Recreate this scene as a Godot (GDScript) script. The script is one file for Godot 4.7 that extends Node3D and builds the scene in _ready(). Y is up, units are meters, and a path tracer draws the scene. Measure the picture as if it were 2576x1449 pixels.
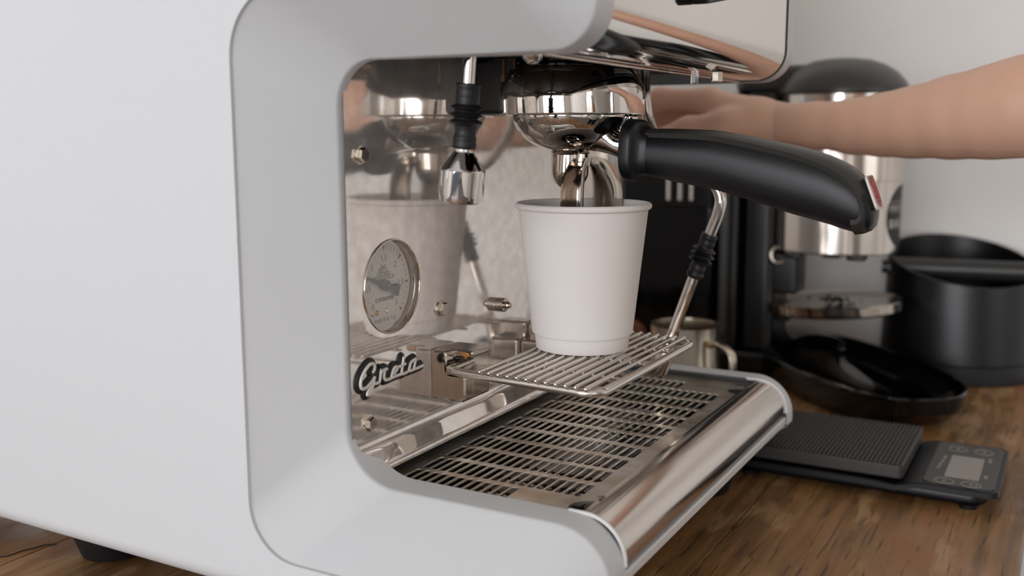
extends Node3D
# An espresso machine on a wooden counter, a paper cup under its portafilter, a barista's arm behind it.
# x runs to the machine's front, y up, z towards the camera. The counter top is y = 0.

const PX := -0.323      # back plate
const ZN := -0.404      # near side panel, inner edge
const ZF := -0.744      # far side panel, inner edge
const ZM := -0.574      # middle of the machine

var M := {}
var taken := {}

# ---------------------------------------------------------------- geometry
class Geo:
	var v := PackedVector3Array()
	var uv := PackedVector2Array()
	func tri(a: Vector3, b: Vector3, c: Vector3) -> void:
		v.append(a); v.append(b); v.append(c)
	func quad(a: Vector3, b: Vector3, c: Vector3, d: Vector3) -> void:
		tri(a, b, c); tri(a, c, d)
	func orient(from: int, out := true) -> void:
		var c := Vector3.ZERO
		var n := v.size()
		for i in range(from, n): c += v[i]
		c /= maxf(1.0, n - from)
		var vol := 0.0
		for i in range(from, n, 3): vol += (v[i] - c).dot((v[i + 1] - c).cross(v[i + 2] - c))
		if (vol > 0.0) == out:
			for i in range(from, n, 3):
				var t := v[i + 1]
				v[i + 1] = v[i + 2]
				v[i + 2] = t
	func move(from: int, t: Transform3D) -> void:
		for i in range(from, v.size()): v[i] = t * v[i]
	func loft(rows: Array, closed := true, cap0 := false, cap1 := false) -> Geo:
		var from := v.size()
		for i in rows.size() - 1:
			var a: PackedVector3Array = rows[i]
			var b: PackedVector3Array = rows[i + 1]
			var n := a.size()
			for j in (n if closed else n - 1):
				var k := (j + 1) % n
				quad(a[j], a[k], b[k], b[j])
		for e in 2:
			if (cap0 if e == 0 else cap1):
				var r: PackedVector3Array = rows[0] if e == 0 else rows[rows.size() - 1]
				var c := Vector3.ZERO
				for p in r: c += p
				c /= r.size()
				for j in r.size():
					var k := (j + 1) % r.size()
					if e == 0: tri(c, r[k], r[j])
					else: tri(c, r[j], r[k])
		orient(from)
		return self
	func lathe(profile: Array, n: int, t := Transform3D(), caps := false, a0 := 0.0, a1 := TAU) -> Geo:
		var rows := []
		var whole := absf(a1 - a0 - TAU) < 0.001
		for p in profile:
			var r := PackedVector3Array()
			for j in (n if whole else n + 1):
				var a := a0 + (a1 - a0) * j / n
				r.append(t * Vector3(cos(a) * p.x, p.y, sin(a) * p.x))
			rows.append(r)
		return loft(rows, whole, caps, caps)
	func tube(path: Array, rad, n := 12, caps := true, flat := 1.0, ref := Vector3.UP) -> Geo:
		var rows := []
		var m := path.size()
		var d0: Vector3 = (path[1] - path[0]).normalized()
		var side: Vector3 = d0.cross(ref)
		if side.length() < 0.05: side = d0.cross(Vector3.RIGHT)
		side = side.normalized()
		for i in m:
			var d: Vector3 = (path[mini(i + 1, m - 1)] - path[maxi(i - 1, 0)]).normalized()
			side = (side - d * side.dot(d)).normalized()
			var up := side.cross(d)
			var r: float = rad[i] if rad is Array else rad
			var row := PackedVector3Array()
			for j in n:
				var a := TAU * j / n
				row.append(path[i] + (side * cos(a) + up * sin(a) * flat) * r)
			rows.append(row)
		return loft(rows, true, caps, caps)
	# a box with rounded edges: plan corners of radius rc, top and bottom edges of radius rb
	func rbox(size: Vector3, rc: float, rb: float, t := Transform3D(), seg := 4) -> Geo:
		var rows := []
		var prof := []
		for k in seg + 1:
			var a := PI / 2 * k / seg
			prof.append(Vector2(rb * (1 - sin(a)), -size.y / 2 + rb * (1 - cos(a))))
		for k in seg + 1:
			var a := PI / 2 * (seg - k) / seg
			prof.append(Vector2(rb * (1 - sin(a)), size.y / 2 - rb * (1 - cos(a))))
		for p in prof:
			var row := PackedVector3Array()
			var r := maxf(rc - p.x, 0.00005)
			for q in 4:
				var s := Vector2([1, -1, -1, 1][q], [1, 1, -1, -1][q])
				var c := Vector2(s.x * (size.x / 2 - maxf(rc, p.x)), s.y * (size.z / 2 - maxf(rc, p.x)))
				for k in seg + 1:
					var a := PI / 2 * q + PI / 2 * k / seg
					row.append(t * Vector3(c.x + cos(a) * r, p.y, c.y + sin(a) * r))
			rows.append(row)
		return loft(rows, true, true, true)
	# polygon in x,y pushed along z from z0 to z1, edges bevelled by b
	func prism(poly: PackedVector2Array, z0: float, z1: float, b := 0.0, t := Transform3D()) -> Geo:
		var from := v.size()
		var n := poly.size()
		var area := 0.0
		for i in n: area += poly[i].cross(poly[(i + 1) % n])
		var inner := PackedVector2Array()
		for i in n:
			var d0 := (poly[i] - poly[(i + n - 1) % n]).normalized()
			var d1 := (poly[(i + 1) % n] - poly[i]).normalized()
			var nn := (Vector2(-d0.y, d0.x) + Vector2(-d1.y, d1.x)) * signf(area)
			inner.append(poly[i] + nn / maxf(0.4, nn.length_squared() / 2.0) * b)
		var rows := []
		for e in ([[inner, z0], [poly, z0 + b], [poly, z1 - b], [inner, z1]] if b > 0.0 else [[poly, z0], [poly, z1]]):
			var row := PackedVector3Array()
			for p in e[0]: row.append(Vector3(p.x, p.y, e[1]))
			rows.append(row)
		loft(rows)
		var ids := Geometry2D.triangulate_polygon(inner)
		for z in [z0, z1]:
			for i in range(0, ids.size(), 3):
				var a := inner[ids[i]]
				var bb := inner[ids[i + 1]]
				var c := inner[ids[i + 2]]
				var ccw := (bb - a).cross(c - a) > 0.0
				if ccw == (z == maxf(z0, z1)):
					tri(Vector3(a.x, a.y, z), Vector3(c.x, c.y, z), Vector3(bb.x, bb.y, z))
				else:
					tri(Vector3(a.x, a.y, z), Vector3(bb.x, bb.y, z), Vector3(c.x, c.y, z))
		move(from, t)
		return self
	# a flat cell in x,z at height y with a hole in it, thickness th below
	func cell(lo: Vector2, hi: Vector2, hole: PackedVector2Array, y: float, th: float) -> void:
		var n := hole.size()
		var c := Vector2.ZERO
		for p in hole: c += p
		c /= n
		var edge := PackedVector2Array()
		for p in hole:
			var d := p - c
			var s := INF
			if d.x > 1e-9: s = minf(s, (hi.x - c.x) / d.x)
			if d.x < -1e-9: s = minf(s, (lo.x - c.x) / d.x)
			if d.y > 1e-9: s = minf(s, (hi.y - c.y) / d.y)
			if d.y < -1e-9: s = minf(s, (lo.y - c.y) / d.y)
			edge.append(c + d * s)
		var b := th * 0.3
		for j in n:
			var k := (j + 1) % n
			var e0 := Vector3(edge[j].x, y, edge[j].y)
			var e1 := Vector3(edge[k].x, y, edge[k].y)
			var m0 := hole[j] + (hole[j] - c).normalized() * b
			var m1 := hole[k] + (hole[k] - c).normalized() * b
			var from := v.size()
			quad(e0, e1, Vector3(m1.x, y, m1.y), Vector3(m0.x, y, m0.y))
			# corners of the rectangle between two rays
			if absf(edge[j].x - edge[k].x) > 1e-6 and absf(edge[j].y - edge[k].y) > 1e-6:
				var cor := Vector2(hi.x if edge[j].x + edge[k].x > 2 * c.x else lo.x, hi.y if edge[j].y + edge[k].y > 2 * c.y else lo.y)
				tri(e0, Vector3(cor.x, y, cor.y), e1)
			up(from)
			from = v.size()
			quad(Vector3(m0.x, y, m0.y), Vector3(m1.x, y, m1.y), Vector3(hole[k].x, y - b, hole[k].y), Vector3(hole[j].x, y - b, hole[j].y))
			quad(Vector3(hole[j].x, y - b, hole[j].y), Vector3(hole[k].x, y - b, hole[k].y), Vector3(hole[k].x, y - th, hole[k].y), Vector3(hole[j].x, y - th, hole[j].y))
			facing(from, Vector3(c.x, y, c.y))
	# turn the triangles since from so that they look up
	func up(from: int) -> void:
		for i in range(from, v.size(), 3):
			if (v[i + 2] - v[i]).cross(v[i + 1] - v[i]).y < 0.0:
				var t := v[i + 1]
				v[i + 1] = v[i + 2]
				v[i + 2] = t
	func facing(from: int, point: Vector3, away := false) -> void:
		for i in range(from, v.size(), 3):
			if ((v[i + 2] - v[i]).cross(v[i + 1] - v[i]).dot(point - v[i]) < 0.0) != away:
				var t := v[i + 1]
				v[i + 1] = v[i + 2]
				v[i + 2] = t
	func done(deg := 38.0) -> ArrayMesh:
		var n := v.size() / 3
		var fn := PackedVector3Array()
		fn.resize(n)
		var ids := PackedInt32Array()
		ids.resize(n * 3)
		var at := {}
		for i in n:
			fn[i] = (v[i * 3 + 2] - v[i * 3]).cross(v[i * 3 + 1] - v[i * 3])
			for k in 3:
				var key := Vector3i((v[i * 3 + k] * 200000.0).round())
				if not at.has(key): at[key] = at.size()
				ids[i * 3 + k] = at[key]
		var first := PackedInt32Array()
		first.resize(at.size() + 1)
		for k in ids: first[k + 1] += 1
		for k in at.size(): first[k + 1] += first[k]
		var fill := first.duplicate()
		var faces := PackedInt32Array()
		faces.resize(n * 3)
		for c in n * 3:
			faces[fill[ids[c]]] = c / 3
			fill[ids[c]] += 1
		var limit := cos(deg_to_rad(deg))
		var un := PackedVector3Array()
		un.resize(n)
		for i in n: un[i] = fn[i].normalized()
		var nn := PackedVector3Array()
		nn.resize(n * 3)
		for c in n * 3:
			var f := un[c / 3]
			var s := Vector3.ZERO
			for q in range(first[ids[c]], first[ids[c] + 1]):
				if un[faces[q]].dot(f) > limit: s += fn[faces[q]]
			nn[c] = s.normalized() if s.length_squared() > 1e-24 else f
		var arr := []
		arr.resize(Mesh.ARRAY_MAX)
		arr[Mesh.ARRAY_VERTEX] = v
		arr[Mesh.ARRAY_NORMAL] = nn
		if uv.size() == v.size(): arr[Mesh.ARRAY_TEX_UV] = uv
		var m := ArrayMesh.new()
		m.add_surface_from_arrays(Mesh.PRIMITIVE_TRIANGLES, arr)
		return m

func ax(origin: Vector3, y: Vector3, hint := Vector3.RIGHT) -> Transform3D:
	y = y.normalized()
	var z := hint.cross(y)
	if z.length() < 0.01: z = Vector3.BACK.cross(y)
	z = z.normalized()
	return Transform3D(Basis(y.cross(z), y, z), origin)

# rounded open polyline, seg + 1 points for each inner corner
func rounded(pts: Array, rad: Array, seg := 8) -> PackedVector2Array:
	var out := PackedVector2Array([pts[0]])
	for i in range(1, pts.size() - 1):
		var a: Vector2 = (pts[i - 1] - pts[i]).normalized()
		var b: Vector2 = (pts[i + 1] - pts[i]).normalized()
		var half := a.angle_to(b) / 2.0
		var l: float = rad[i - 1] / absf(tan(half))
		var c: Vector2 = pts[i] + (a + b).normalized() * (rad[i - 1] / absf(sin(half)))
		var s: Vector2 = pts[i] + a * l - c
		var e: Vector2 = pts[i] + b * l - c
		var turn := s.angle_to(e)
		for k in seg + 1: out.append(c + s.rotated(turn * k / seg))
	out.append(pts[pts.size() - 1])
	return out

func closed_rounded(pts: Array, rad: float, seg := 6) -> PackedVector2Array:
	var n := pts.size()
	var all := [(pts[n - 1] + pts[0]) / 2.0] + pts + [(pts[n - 1] + pts[0]) / 2.0]
	var r := []
	for i in n: r.append(rad)
	var o := rounded(all, r, seg)
	o.remove_at(o.size() - 1)
	return o

func smooth(pts: Array, n := 6) -> Array:
	var out := []
	for i in pts.size() - 1:
		var p0 = pts[maxi(i - 1, 0)]
		var p3 = pts[mini(i + 2, pts.size() - 1)]
		for k in n: out.append(pts[i].cubic_interpolate(pts[i + 1], p0, p3, float(k) / n))
	out.append(pts[pts.size() - 1])
	return out

# ---------------------------------------------------------------- nodes
func numbered(called: String, parent: Node) -> String:
	var key := str(parent.get_instance_id()) + called
	taken[key] = taken.get(key, -1) + 1
	return called if taken[key] == 0 else "%s_%03d" % [called, taken[key]]

func tag(o: Node3D, label: String, category: String, group := "") -> Node3D:
	o.set_meta("label", label)
	o.set_meta("category", category)
	if group: o.set_meta("group", group)
	return o

func thing(called: String, label: String, category: String, at := Vector3.ZERO, group := "") -> Node3D:
	var o := Node3D.new()
	o.name = numbered(called, self)
	add_child(o, true)
	o.position = at
	return tag(o, label, category, group)

# geometry is written in world places; a part's mesh is moved back by where its thing stands
func put(called: String, g, m: Material, parent: Node3D = self, deg := 38.0) -> MeshInstance3D:
	var o := MeshInstance3D.new()
	o.name = numbered(called, parent)
	if g is Geo:
		var off := Vector3.ZERO
		var p := parent
		while p != self:
			off += p.position
			p = p.get_parent()
		if off != Vector3.ZERO: g.move(0, Transform3D(Basis(), -off))
		o.mesh = g.done(deg)
	else:
		o.mesh = g
	o.material_override = m
	parent.add_child(o, true)
	return o

func struct(called: String, g, m: Material, deg := 38.0) -> MeshInstance3D:
	var o := put(called, g, m, self, deg)
	o.set_meta("kind", "structure")
	return o

func text(s: String, size: float, bold := false) -> TextMesh:
	var t := TextMesh.new()
	var f := SystemFont.new()
	f.font_names = PackedStringArray(["Droid Sans"])
	if bold: f.font_weight = 700
	t.font = f
	t.text = s
	t.font_size = 32
	t.pixel_size = size / 32.0
	t.depth = 0.00008
	t.curve_step = 1.0
	return t

func letters(g: Geo, s: String, size: float, t: Transform3D, bold := false) -> void:
	var m := text(s, size, bold)
	for k in m.get_surface_count():
		var a := m.surface_get_arrays(k)
		var vs: PackedVector3Array = a[Mesh.ARRAY_VERTEX]
		var ids = a[Mesh.ARRAY_INDEX]
		if ids != null and ids.size():
			for i in ids: g.v.append(t * vs[i])
		else:
			for p in vs: g.v.append(t * p)

# ---------------------------------------------------------------- materials
func mat(called: String, c: Color, rough := 0.5, metal := 0.0) -> StandardMaterial3D:
	var m := StandardMaterial3D.new()
	m.resource_name = called
	m.albedo_color = c
	m.roughness = rough
	m.metallic = metal
	M[called] = m
	return m

func noise(freq: float, seed_: int, lo: Color, hi: Color, size := 512, oct := 4, mid := 0.5) -> NoiseTexture2D:
	var f := FastNoiseLite.new()
	f.seed = seed_
	f.frequency = freq
	f.fractal_octaves = oct
	f.noise_type = FastNoiseLite.TYPE_SIMPLEX_SMOOTH
	var t := NoiseTexture2D.new()
	t.width = size
	t.height = size
	t.seamless = true
	t.noise = f
	var g := Gradient.new()
	g.offsets = PackedFloat32Array([maxf(mid - 0.3, 0.0), minf(mid + 0.3, 1.0)])
	g.colors = PackedColorArray([lo, hi])
	t.color_ramp = g
	return t

func tri(m: StandardMaterial3D, scale: Vector3, world := true) -> void:
	m.uv1_triplanar = true
	m.uv1_world_triplanar = world
	m.uv1_scale = scale
	m.uv1_triplanar_sharpness = 4.0

func grey(f: float) -> Color:
	return Color(f, f, f)

func wood_image(w: int, h: int) -> ImageTexture:
	# u across the boards, v along the grain
	var f := FastNoiseLite.new()
	var layer := func(seed_: int, freq: float, oct: int, squeeze: int) -> Image:
		f.seed = seed_
		f.frequency = freq
		f.fractal_octaves = oct
		var im: Image = f.get_seamless_image(w, h / squeeze)
		im.resize(w, h, Image.INTERPOLATE_CUBIC)
		return im
	var fine: Image = layer.call(11, 0.06, 4, 32)
	var patch: Image = layer.call(5, 0.007, 4, 4)
	var pore: Image = layer.call(23, 0.16, 2, 20)
	var worn: Image = layer.call(31, 0.012, 6, 3)
	var im := Image.create(w, h, false, Image.FORMAT_RGB8)
	var dark := Color(0.455, 0.325, 0.185)
	var brown := Color(0.60, 0.445, 0.27)
	var red := Color(0.61, 0.40, 0.265)
	var pale := Color(0.745, 0.61, 0.46)
	for y in h:
		for x in w:
			var a := fine.get_pixel(x, y).r
			var b := patch.get_pixel(x, y).r
			var p := pore.get_pixel(x, y).r
			var q := worn.get_pixel(x, y).r
			var c := dark.lerp(brown, smoothstep(0.3, 0.7, a * 0.45 + b * 0.55))
			c = c.lerp(red, 0.5 * smoothstep(0.55, 0.8, b))
			c = c.lerp(pale, 0.55 * smoothstep(0.58, 0.78, q))
			c = c.darkened(0.35 * smoothstep(0.66, 0.82, p))
			im.set_pixel(x, y, c)
	return ImageTexture.create_from_image(im)

func _ready() -> void:
	# camera
	var cam := Camera3D.new()
	cam.name = "camera"
	add_child(cam)
	cam.position = Vector3(0, 0.26, 0)
	cam.basis = Basis(Vector3.UP, deg_to_rad(29.12)) * Basis(Vector3.RIGHT, deg_to_rad(-8.76)) * Basis(Vector3.BACK, deg_to_rad(-0.13))
	var lens := CameraAttributesPhysical.new()
	lens.frustum_focal_length = 42.07
	lens.frustum_focus_distance = 0.585
	lens.exposure_aperture = 6.6
	lens.frustum_near = 0.02
	lens.frustum_far = 60.0
	cam.attributes = lens
	cam.current = true
	# sky and exposure
	var env := Environment.new()
	var sky := Sky.new()
	var sm := ProceduralSkyMaterial.new()
	sm.sky_top_color = Color(0.62, 0.72, 0.86)
	sm.sky_horizon_color = Color(0.86, 0.89, 0.93)
	sm.ground_horizon_color = Color(0.72, 0.70, 0.67)
	sm.ground_bottom_color = Color(0.55, 0.53, 0.50)
	sm.sun_angle_max = 0.0
	sky.sky_material = sm
	env.background_mode = Environment.BG_SKY
	env.sky = sky
	env.background_energy_multiplier = 1.6
	env.tonemap_mode = Environment.TONE_MAPPER_LINEAR
	env.tonemap_exposure = 0.8
	env.sdfgi_enabled = true
	env.ssao_enabled = true
	env.ssil_enabled = true
	var we := WorldEnvironment.new()
	we.name = "environment"
	we.environment = env
	add_child(we)
	# daylight that comes in through the openings of the room
	area("front_daylight", Vector3(-0.25, 0.75, 5.14), Vector3(0, 0, -1), Vector2(3.2, 2.2), 22.0, Color(0.98, 0.985, 1.0))
	area("right_daylight", Vector3(2.40, 0.72, 0.55), Vector3(-1, 0, 0), Vector2(2.4, 1.5), 1.4, Color(1.0, 0.985, 0.96))
	area("left_daylight", Vector3(-2.54, 0.7, 1.0), Vector3(1, 0, 0), Vector2(1.6, 1.4), 1.0, Color(0.97, 0.985, 1.0))
	materials()
	room()
	counter()
	machine()
	portafilter()
	cup()
	grinder()
	dark_box()
	knock_box()
	scale_()
	pitcher()
	small_things()
	barista()

func area(called: String, at: Vector3, to: Vector3, size: Vector2, energy: float, c: Color) -> void:
	var l := AreaLight3D.new()
	l.name = called
	l.area_size = size
	l.light_energy = energy
	l.light_color = c
	l.shadow_enabled = true
	l.set("area_range", 20.0)
	add_child(l)
	l.position = at
	l.basis = Basis.looking_at(to, Vector3.UP)

func materials() -> void:
	var m := mat("white_paint", Color(0.815, 0.822, 0.83), 0.42)
	m.metallic_specular = 0.45
	mat("white_plastic", Color(0.84, 0.835, 0.83), 0.4)
	m = mat("plate_steel", Color(0.955, 0.93, 0.905), 0.16, 0.72)
	m.roughness = 1.0
	m.roughness_texture = noise(0.012, 4, grey(0.045), grey(0.09), 512, 5)
	m.albedo_texture = noise(0.03, 8, grey(0.93), grey(1.0), 512, 5)
	tri(m, Vector3(5, 5, 5))
	mat("sheet_steel", Color(0.84, 0.81, 0.78), 0.15, 1.0)
	m = mat("panel_steel", Color(0.88, 0.86, 0.84), 0.07, 1.0)
	m = mat("tray_steel", Color(0.93, 0.89, 0.845), 0.26, 0.75)
	m.roughness = 1.0
	m.roughness_texture = noise(0.03, 24, grey(0.16), grey(0.26), 512, 3)
	m.albedo_texture = noise(0.011, 9, Color(0.86, 0.80, 0.72), grey(1.0), 512, 3, 0.36)
	tri(m, Vector3(5, 5, 5))
	mat("chrome", Color(0.83, 0.81, 0.79), 0.035, 1.0)
	m = mat("worn_chrome", Color(0.74, 0.70, 0.66), 0.12, 1.0)
	mat("wire_steel", Color(0.86, 0.84, 0.81), 0.2, 1.0)
	mat("pitcher_steel", Color(0.80, 0.76, 0.69), 0.22, 1.0)
	mat("bolt_steel", Color(0.86, 0.83, 0.78), 0.16, 1.0)
	mat("dark_brass", Color(0.40, 0.31, 0.24), 0.35, 1.0)
	mat("brass", Color(0.74, 0.55, 0.28), 0.25, 1.0)
	mat("rust", Color(0.58, 0.36, 0.13), 0.5)
	mat("black_gloss", Color(0.018, 0.019, 0.021), 0.08)
	mat("black_satin", Color(0.028, 0.029, 0.032), 0.32)
	mat("lid_black", Color(0.21, 0.20, 0.19), 0.32)
	m = mat("black_plastic", Color(0.036, 0.040, 0.060), 0.42)
	m.metallic_specular = 0.46
	mat("handle_cap", Color(0.17, 0.167, 0.158), 0.38)
	mat("rubber", Color(0.045, 0.046, 0.055), 0.5)
	mat("black_hole", Color(0.012, 0.012, 0.012), 0.6)
	mat("knock_black", Color(0.035, 0.037, 0.044), 0.36)
	mat("paper", Color(0.87, 0.845, 0.825), 0.75)
	mat("dial_white", Color(0.83, 0.80, 0.76), 0.6)
	mat("print_grey", Color(0.42, 0.40, 0.39), 0.6)
	mat("print_red", Color(0.62, 0.25, 0.25), 0.6)
	mat("needle_grey", Color(0.44, 0.43, 0.41), 0.5)
	mat("emblem_green", Color(0.035, 0.045, 0.04), 0.35)
	mat("emblem_silver", Color(0.86, 0.84, 0.81), 0.45, 0.25)
	mat("badge_white", Color(0.80, 0.77, 0.75), 0.4)
	mat("badge_red", Color(0.70, 0.20, 0.19), 0.4)
	mat("badge_pink", Color(0.66, 0.33, 0.33), 0.4)
	mat("badge_grey", Color(0.46, 0.40, 0.38), 0.4)
	mat("lettering_white", Color(0.75, 0.71, 0.66), 0.6)
	mat("label_black", Color(0.06, 0.06, 0.06), 0.5)
	m = mat("glass", Color(1, 1, 1, 0.06), 0.02)
	m.transparency = BaseMaterial3D.TRANSPARENCY_ALPHA
	m = mat("clear_plastic", Color(0.97, 0.97, 0.97, 0.1), 0.05)
	m.refraction_enabled = true
	m.refraction_scale = 0.045
	mat("lcd", Color(0.60, 0.57, 0.54), 0.3)
	mat("scale_rib", Color(0.19, 0.175, 0.165), 0.5)
	mat("scale_panel", Color(0.23, 0.225, 0.21), 0.35)
	mat("scale_print", Color(0.52, 0.49, 0.46), 0.5)
	m = mat("coffee_water", Color(0.085, 0.05, 0.028), 0.06)
	mat("grounds", Color(0.055, 0.028, 0.015), 0.9)
	mat("leaf", Color(0.27, 0.42, 0.075), 0.45)
	M.leaf.backlight_enabled = true
	M.leaf.backlight = Color(0.25, 0.35, 0.05)
	mat("leaf_pale", Color(0.72, 0.72, 0.62), 0.5)
	mat("terracotta", Color(0.42, 0.22, 0.13), 0.7)
	m = mat("skin", Color(0.835, 0.665, 0.57), 0.48)
	m.subsurf_scatter_enabled = true
	m.subsurf_scatter_strength = 0.12
	mat("nail", Color(0.80, 0.60, 0.53), 0.3)
	mat("hair", Color(0.06, 0.04, 0.03), 0.5)
	mat("shirt", Color(0.82, 0.80, 0.77), 0.85)
	m = mat("wall_paint", Color(0.945, 0.93, 0.91), 0.9)
	m.albedo_texture = noise(0.004, 3, grey(0.965), grey(1.0), 512, 4)
	tri(m, Vector3(0.7, 0.7, 0.7))
	mat("ceiling_paint", Color(0.92, 0.90, 0.875), 0.9)
	m = mat("floor_tile", Color(0.36, 0.32, 0.29), 0.5)
	m.albedo_texture = noise(0.01, 41, grey(0.8), grey(1.0))
	tri(m, Vector3(1, 1, 1))
	mat("frame_dark", Color(0.10, 0.09, 0.085), 0.4)
	mat("pavement", Color(0.48, 0.47, 0.45), 0.9)
	m = mat("wood", Color(1, 1, 1), 0.42)
	m.albedo_texture = wood_image(512, 1024)
	m.roughness = 1.0
	m.roughness_texture = noise(0.02, 51, grey(0.34), grey(0.56), 512, 5)
	tri(m, Vector3(3.1, 3.1, 1.7))
	mat("wood_seam", Color(0.05, 0.03, 0.02), 0.8)

func slab(lo: Vector3, hi: Vector3) -> Geo:
	var g := Geo.new()
	var s := hi - lo
	g.rbox(s, 0.002, 0.002, Transform3D(Basis(), (lo + hi) / 2), 1)
	return g

func room() -> void:
	struct("floor", slab(Vector3(-2.8, -1.0, -1.62), Vector3(2.6, -0.9, 5.4)), M.floor_tile)
	struct("ceiling", slab(Vector3(-2.8, 1.95, -1.62), Vector3(2.6, 2.05, 5.4)), M.ceiling_paint)
	struct("wall_back", slab(Vector3(-2.8, -0.9, -1.40), Vector3(2.6, 1.95, -1.272)), M.wall_paint)
	# right wall with a wide window
	var g := Geo.new()
	for b in [[-1.5, -0.75, -0.9, 1.95], [1.85, 5.4, -0.9, 1.95], [-0.75, 1.85, -0.9, -0.1], [-0.75, 1.85, 1.55, 1.95]]:
		g.rbox(Vector3(0.15, b[3] - b[2], b[1] - b[0]), 0.001, 0.001, Transform3D(Basis(), Vector3(2.525, (b[2] + b[3]) / 2, (b[0] + b[1]) / 2)), 1)
	struct("wall_right", g, M.wall_paint)
	# left wall with a window
	g = Geo.new()
	for b in [[-1.5, 0.15, -0.9, 1.95], [1.85, 5.4, -0.9, 1.95], [0.15, 1.85, -0.9, -0.05], [0.15, 1.85, 1.45, 1.95]]:
		g.rbox(Vector3(0.15, b[3] - b[2], b[1] - b[0]), 0.001, 0.001, Transform3D(Basis(), Vector3(-2.675, (b[2] + b[3]) / 2, (b[0] + b[1]) / 2)), 1)
	struct("wall_left", g, M.wall_paint)
	# front wall, behind the camera, with a wide doorway to the street
	g = Geo.new()
	for b in [[-2.6, -1.9, -0.9, 1.95], [1.4, 2.45, -0.9, 1.95], [-1.9, 1.4, 1.8, 1.95]]:
		g.rbox(Vector3(b[1] - b[0], b[3] - b[2], 0.15), 0.001, 0.001, Transform3D(Basis(), Vector3((b[0] + b[1]) / 2, (b[2] + b[3]) / 2, 5.275)), 1)
	struct("wall_front", g, M.wall_paint)
	g = Geo.new()
	for x in [-1.87, -0.25, 1.37]:
		g.rbox(Vector3(0.06, 2.7, 0.06), 0.004, 0.004, Transform3D(Basis(), Vector3(x, 0.45, 5.06)), 1)
	struct("door_1", g, M.frame_dark)
	g = Geo.new()
	for z in [0.17, 1.0, 1.83]:
		g.rbox(Vector3(0.05, 1.5, 0.05), 0.004, 0.004, Transform3D(Basis(), Vector3(-2.50, 0.7, z)), 1)
	struct("window_1", g, M.frame_dark)
	g = Geo.new()
	for z in [-0.72, 0.55, 1.82]:
		g.rbox(Vector3(0.05, 1.65, 0.05), 0.004, 0.004, Transform3D(Basis(), Vector3(2.47, 0.725, z)), 1)
	struct("window_2", g, M.frame_dark)
	struct("ground", slab(Vector3(-9, -1.0, 5.4), Vector3(9, -0.93, 14)), M.pavement)

func counter() -> void:
	var t := thing("counter", "worn brown wooden counter of wide boards under the espresso machine", "counter", Vector3(-0.6, 0, -0.7))
	var edges := [-1.3, -1.03, -0.7885, -0.556, -0.369, -0.1835, -0.0136]
	for i in edges.size() - 1:
		var g := Geo.new()
		var lo: float = edges[i] + 0.0003
		var hi: float = edges[i + 1] - 0.0003
		g.rbox(Vector3(hi - lo, 0.036, 1.42), 0.0012, 0.0008, Transform3D(Basis(), Vector3((lo + hi) / 2, -0.018, -0.56)), 2)
		put("board", g, M.wood, t)
	var g2 := Geo.new()
	g2.rbox(Vector3(1.22, 0.86, 1.38), 0.004, 0.004, Transform3D(Basis(), Vector3(-0.67, -0.468, -0.57)), 2)
	put("cabinet", g2, M.frame_dark, t)
	# a crack that curves across the board left of the machine's foot
	var p := []
	for q in [[-0.585, -0.357], [-0.5672, -0.3642], [-0.5642, -0.3693], [-0.5634, -0.3779], [-0.5605, -0.3836], [-0.5592, -0.3895], [-0.553, -0.394]]:
		p.append(Vector3(q[0], 0.0, q[1]))
	g2 = Geo.new()
	g2.tube(smooth(p), [0.0003, 0.0005, 0.0006, 0.0006, 0.0006, 0.0006, 0.0006, 0.0006, 0.0006, 0.0006, 0.0006, 0.0006, 0.0006, 0.0006, 0.0006, 0.0006, 0.0006, 0.0006, 0.0006, 0.0006, 0.0006, 0.0006, 0.0006, 0.0006, 0.0006, 0.0006, 0.0006, 0.0006, 0.0006, 0.0006, 0.0006, 0.0006, 0.0006, 0.0006, 0.0005, 0.0004, 0.0002], 6)
	put("crack", g2, M.wood_seam, t)

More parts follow.
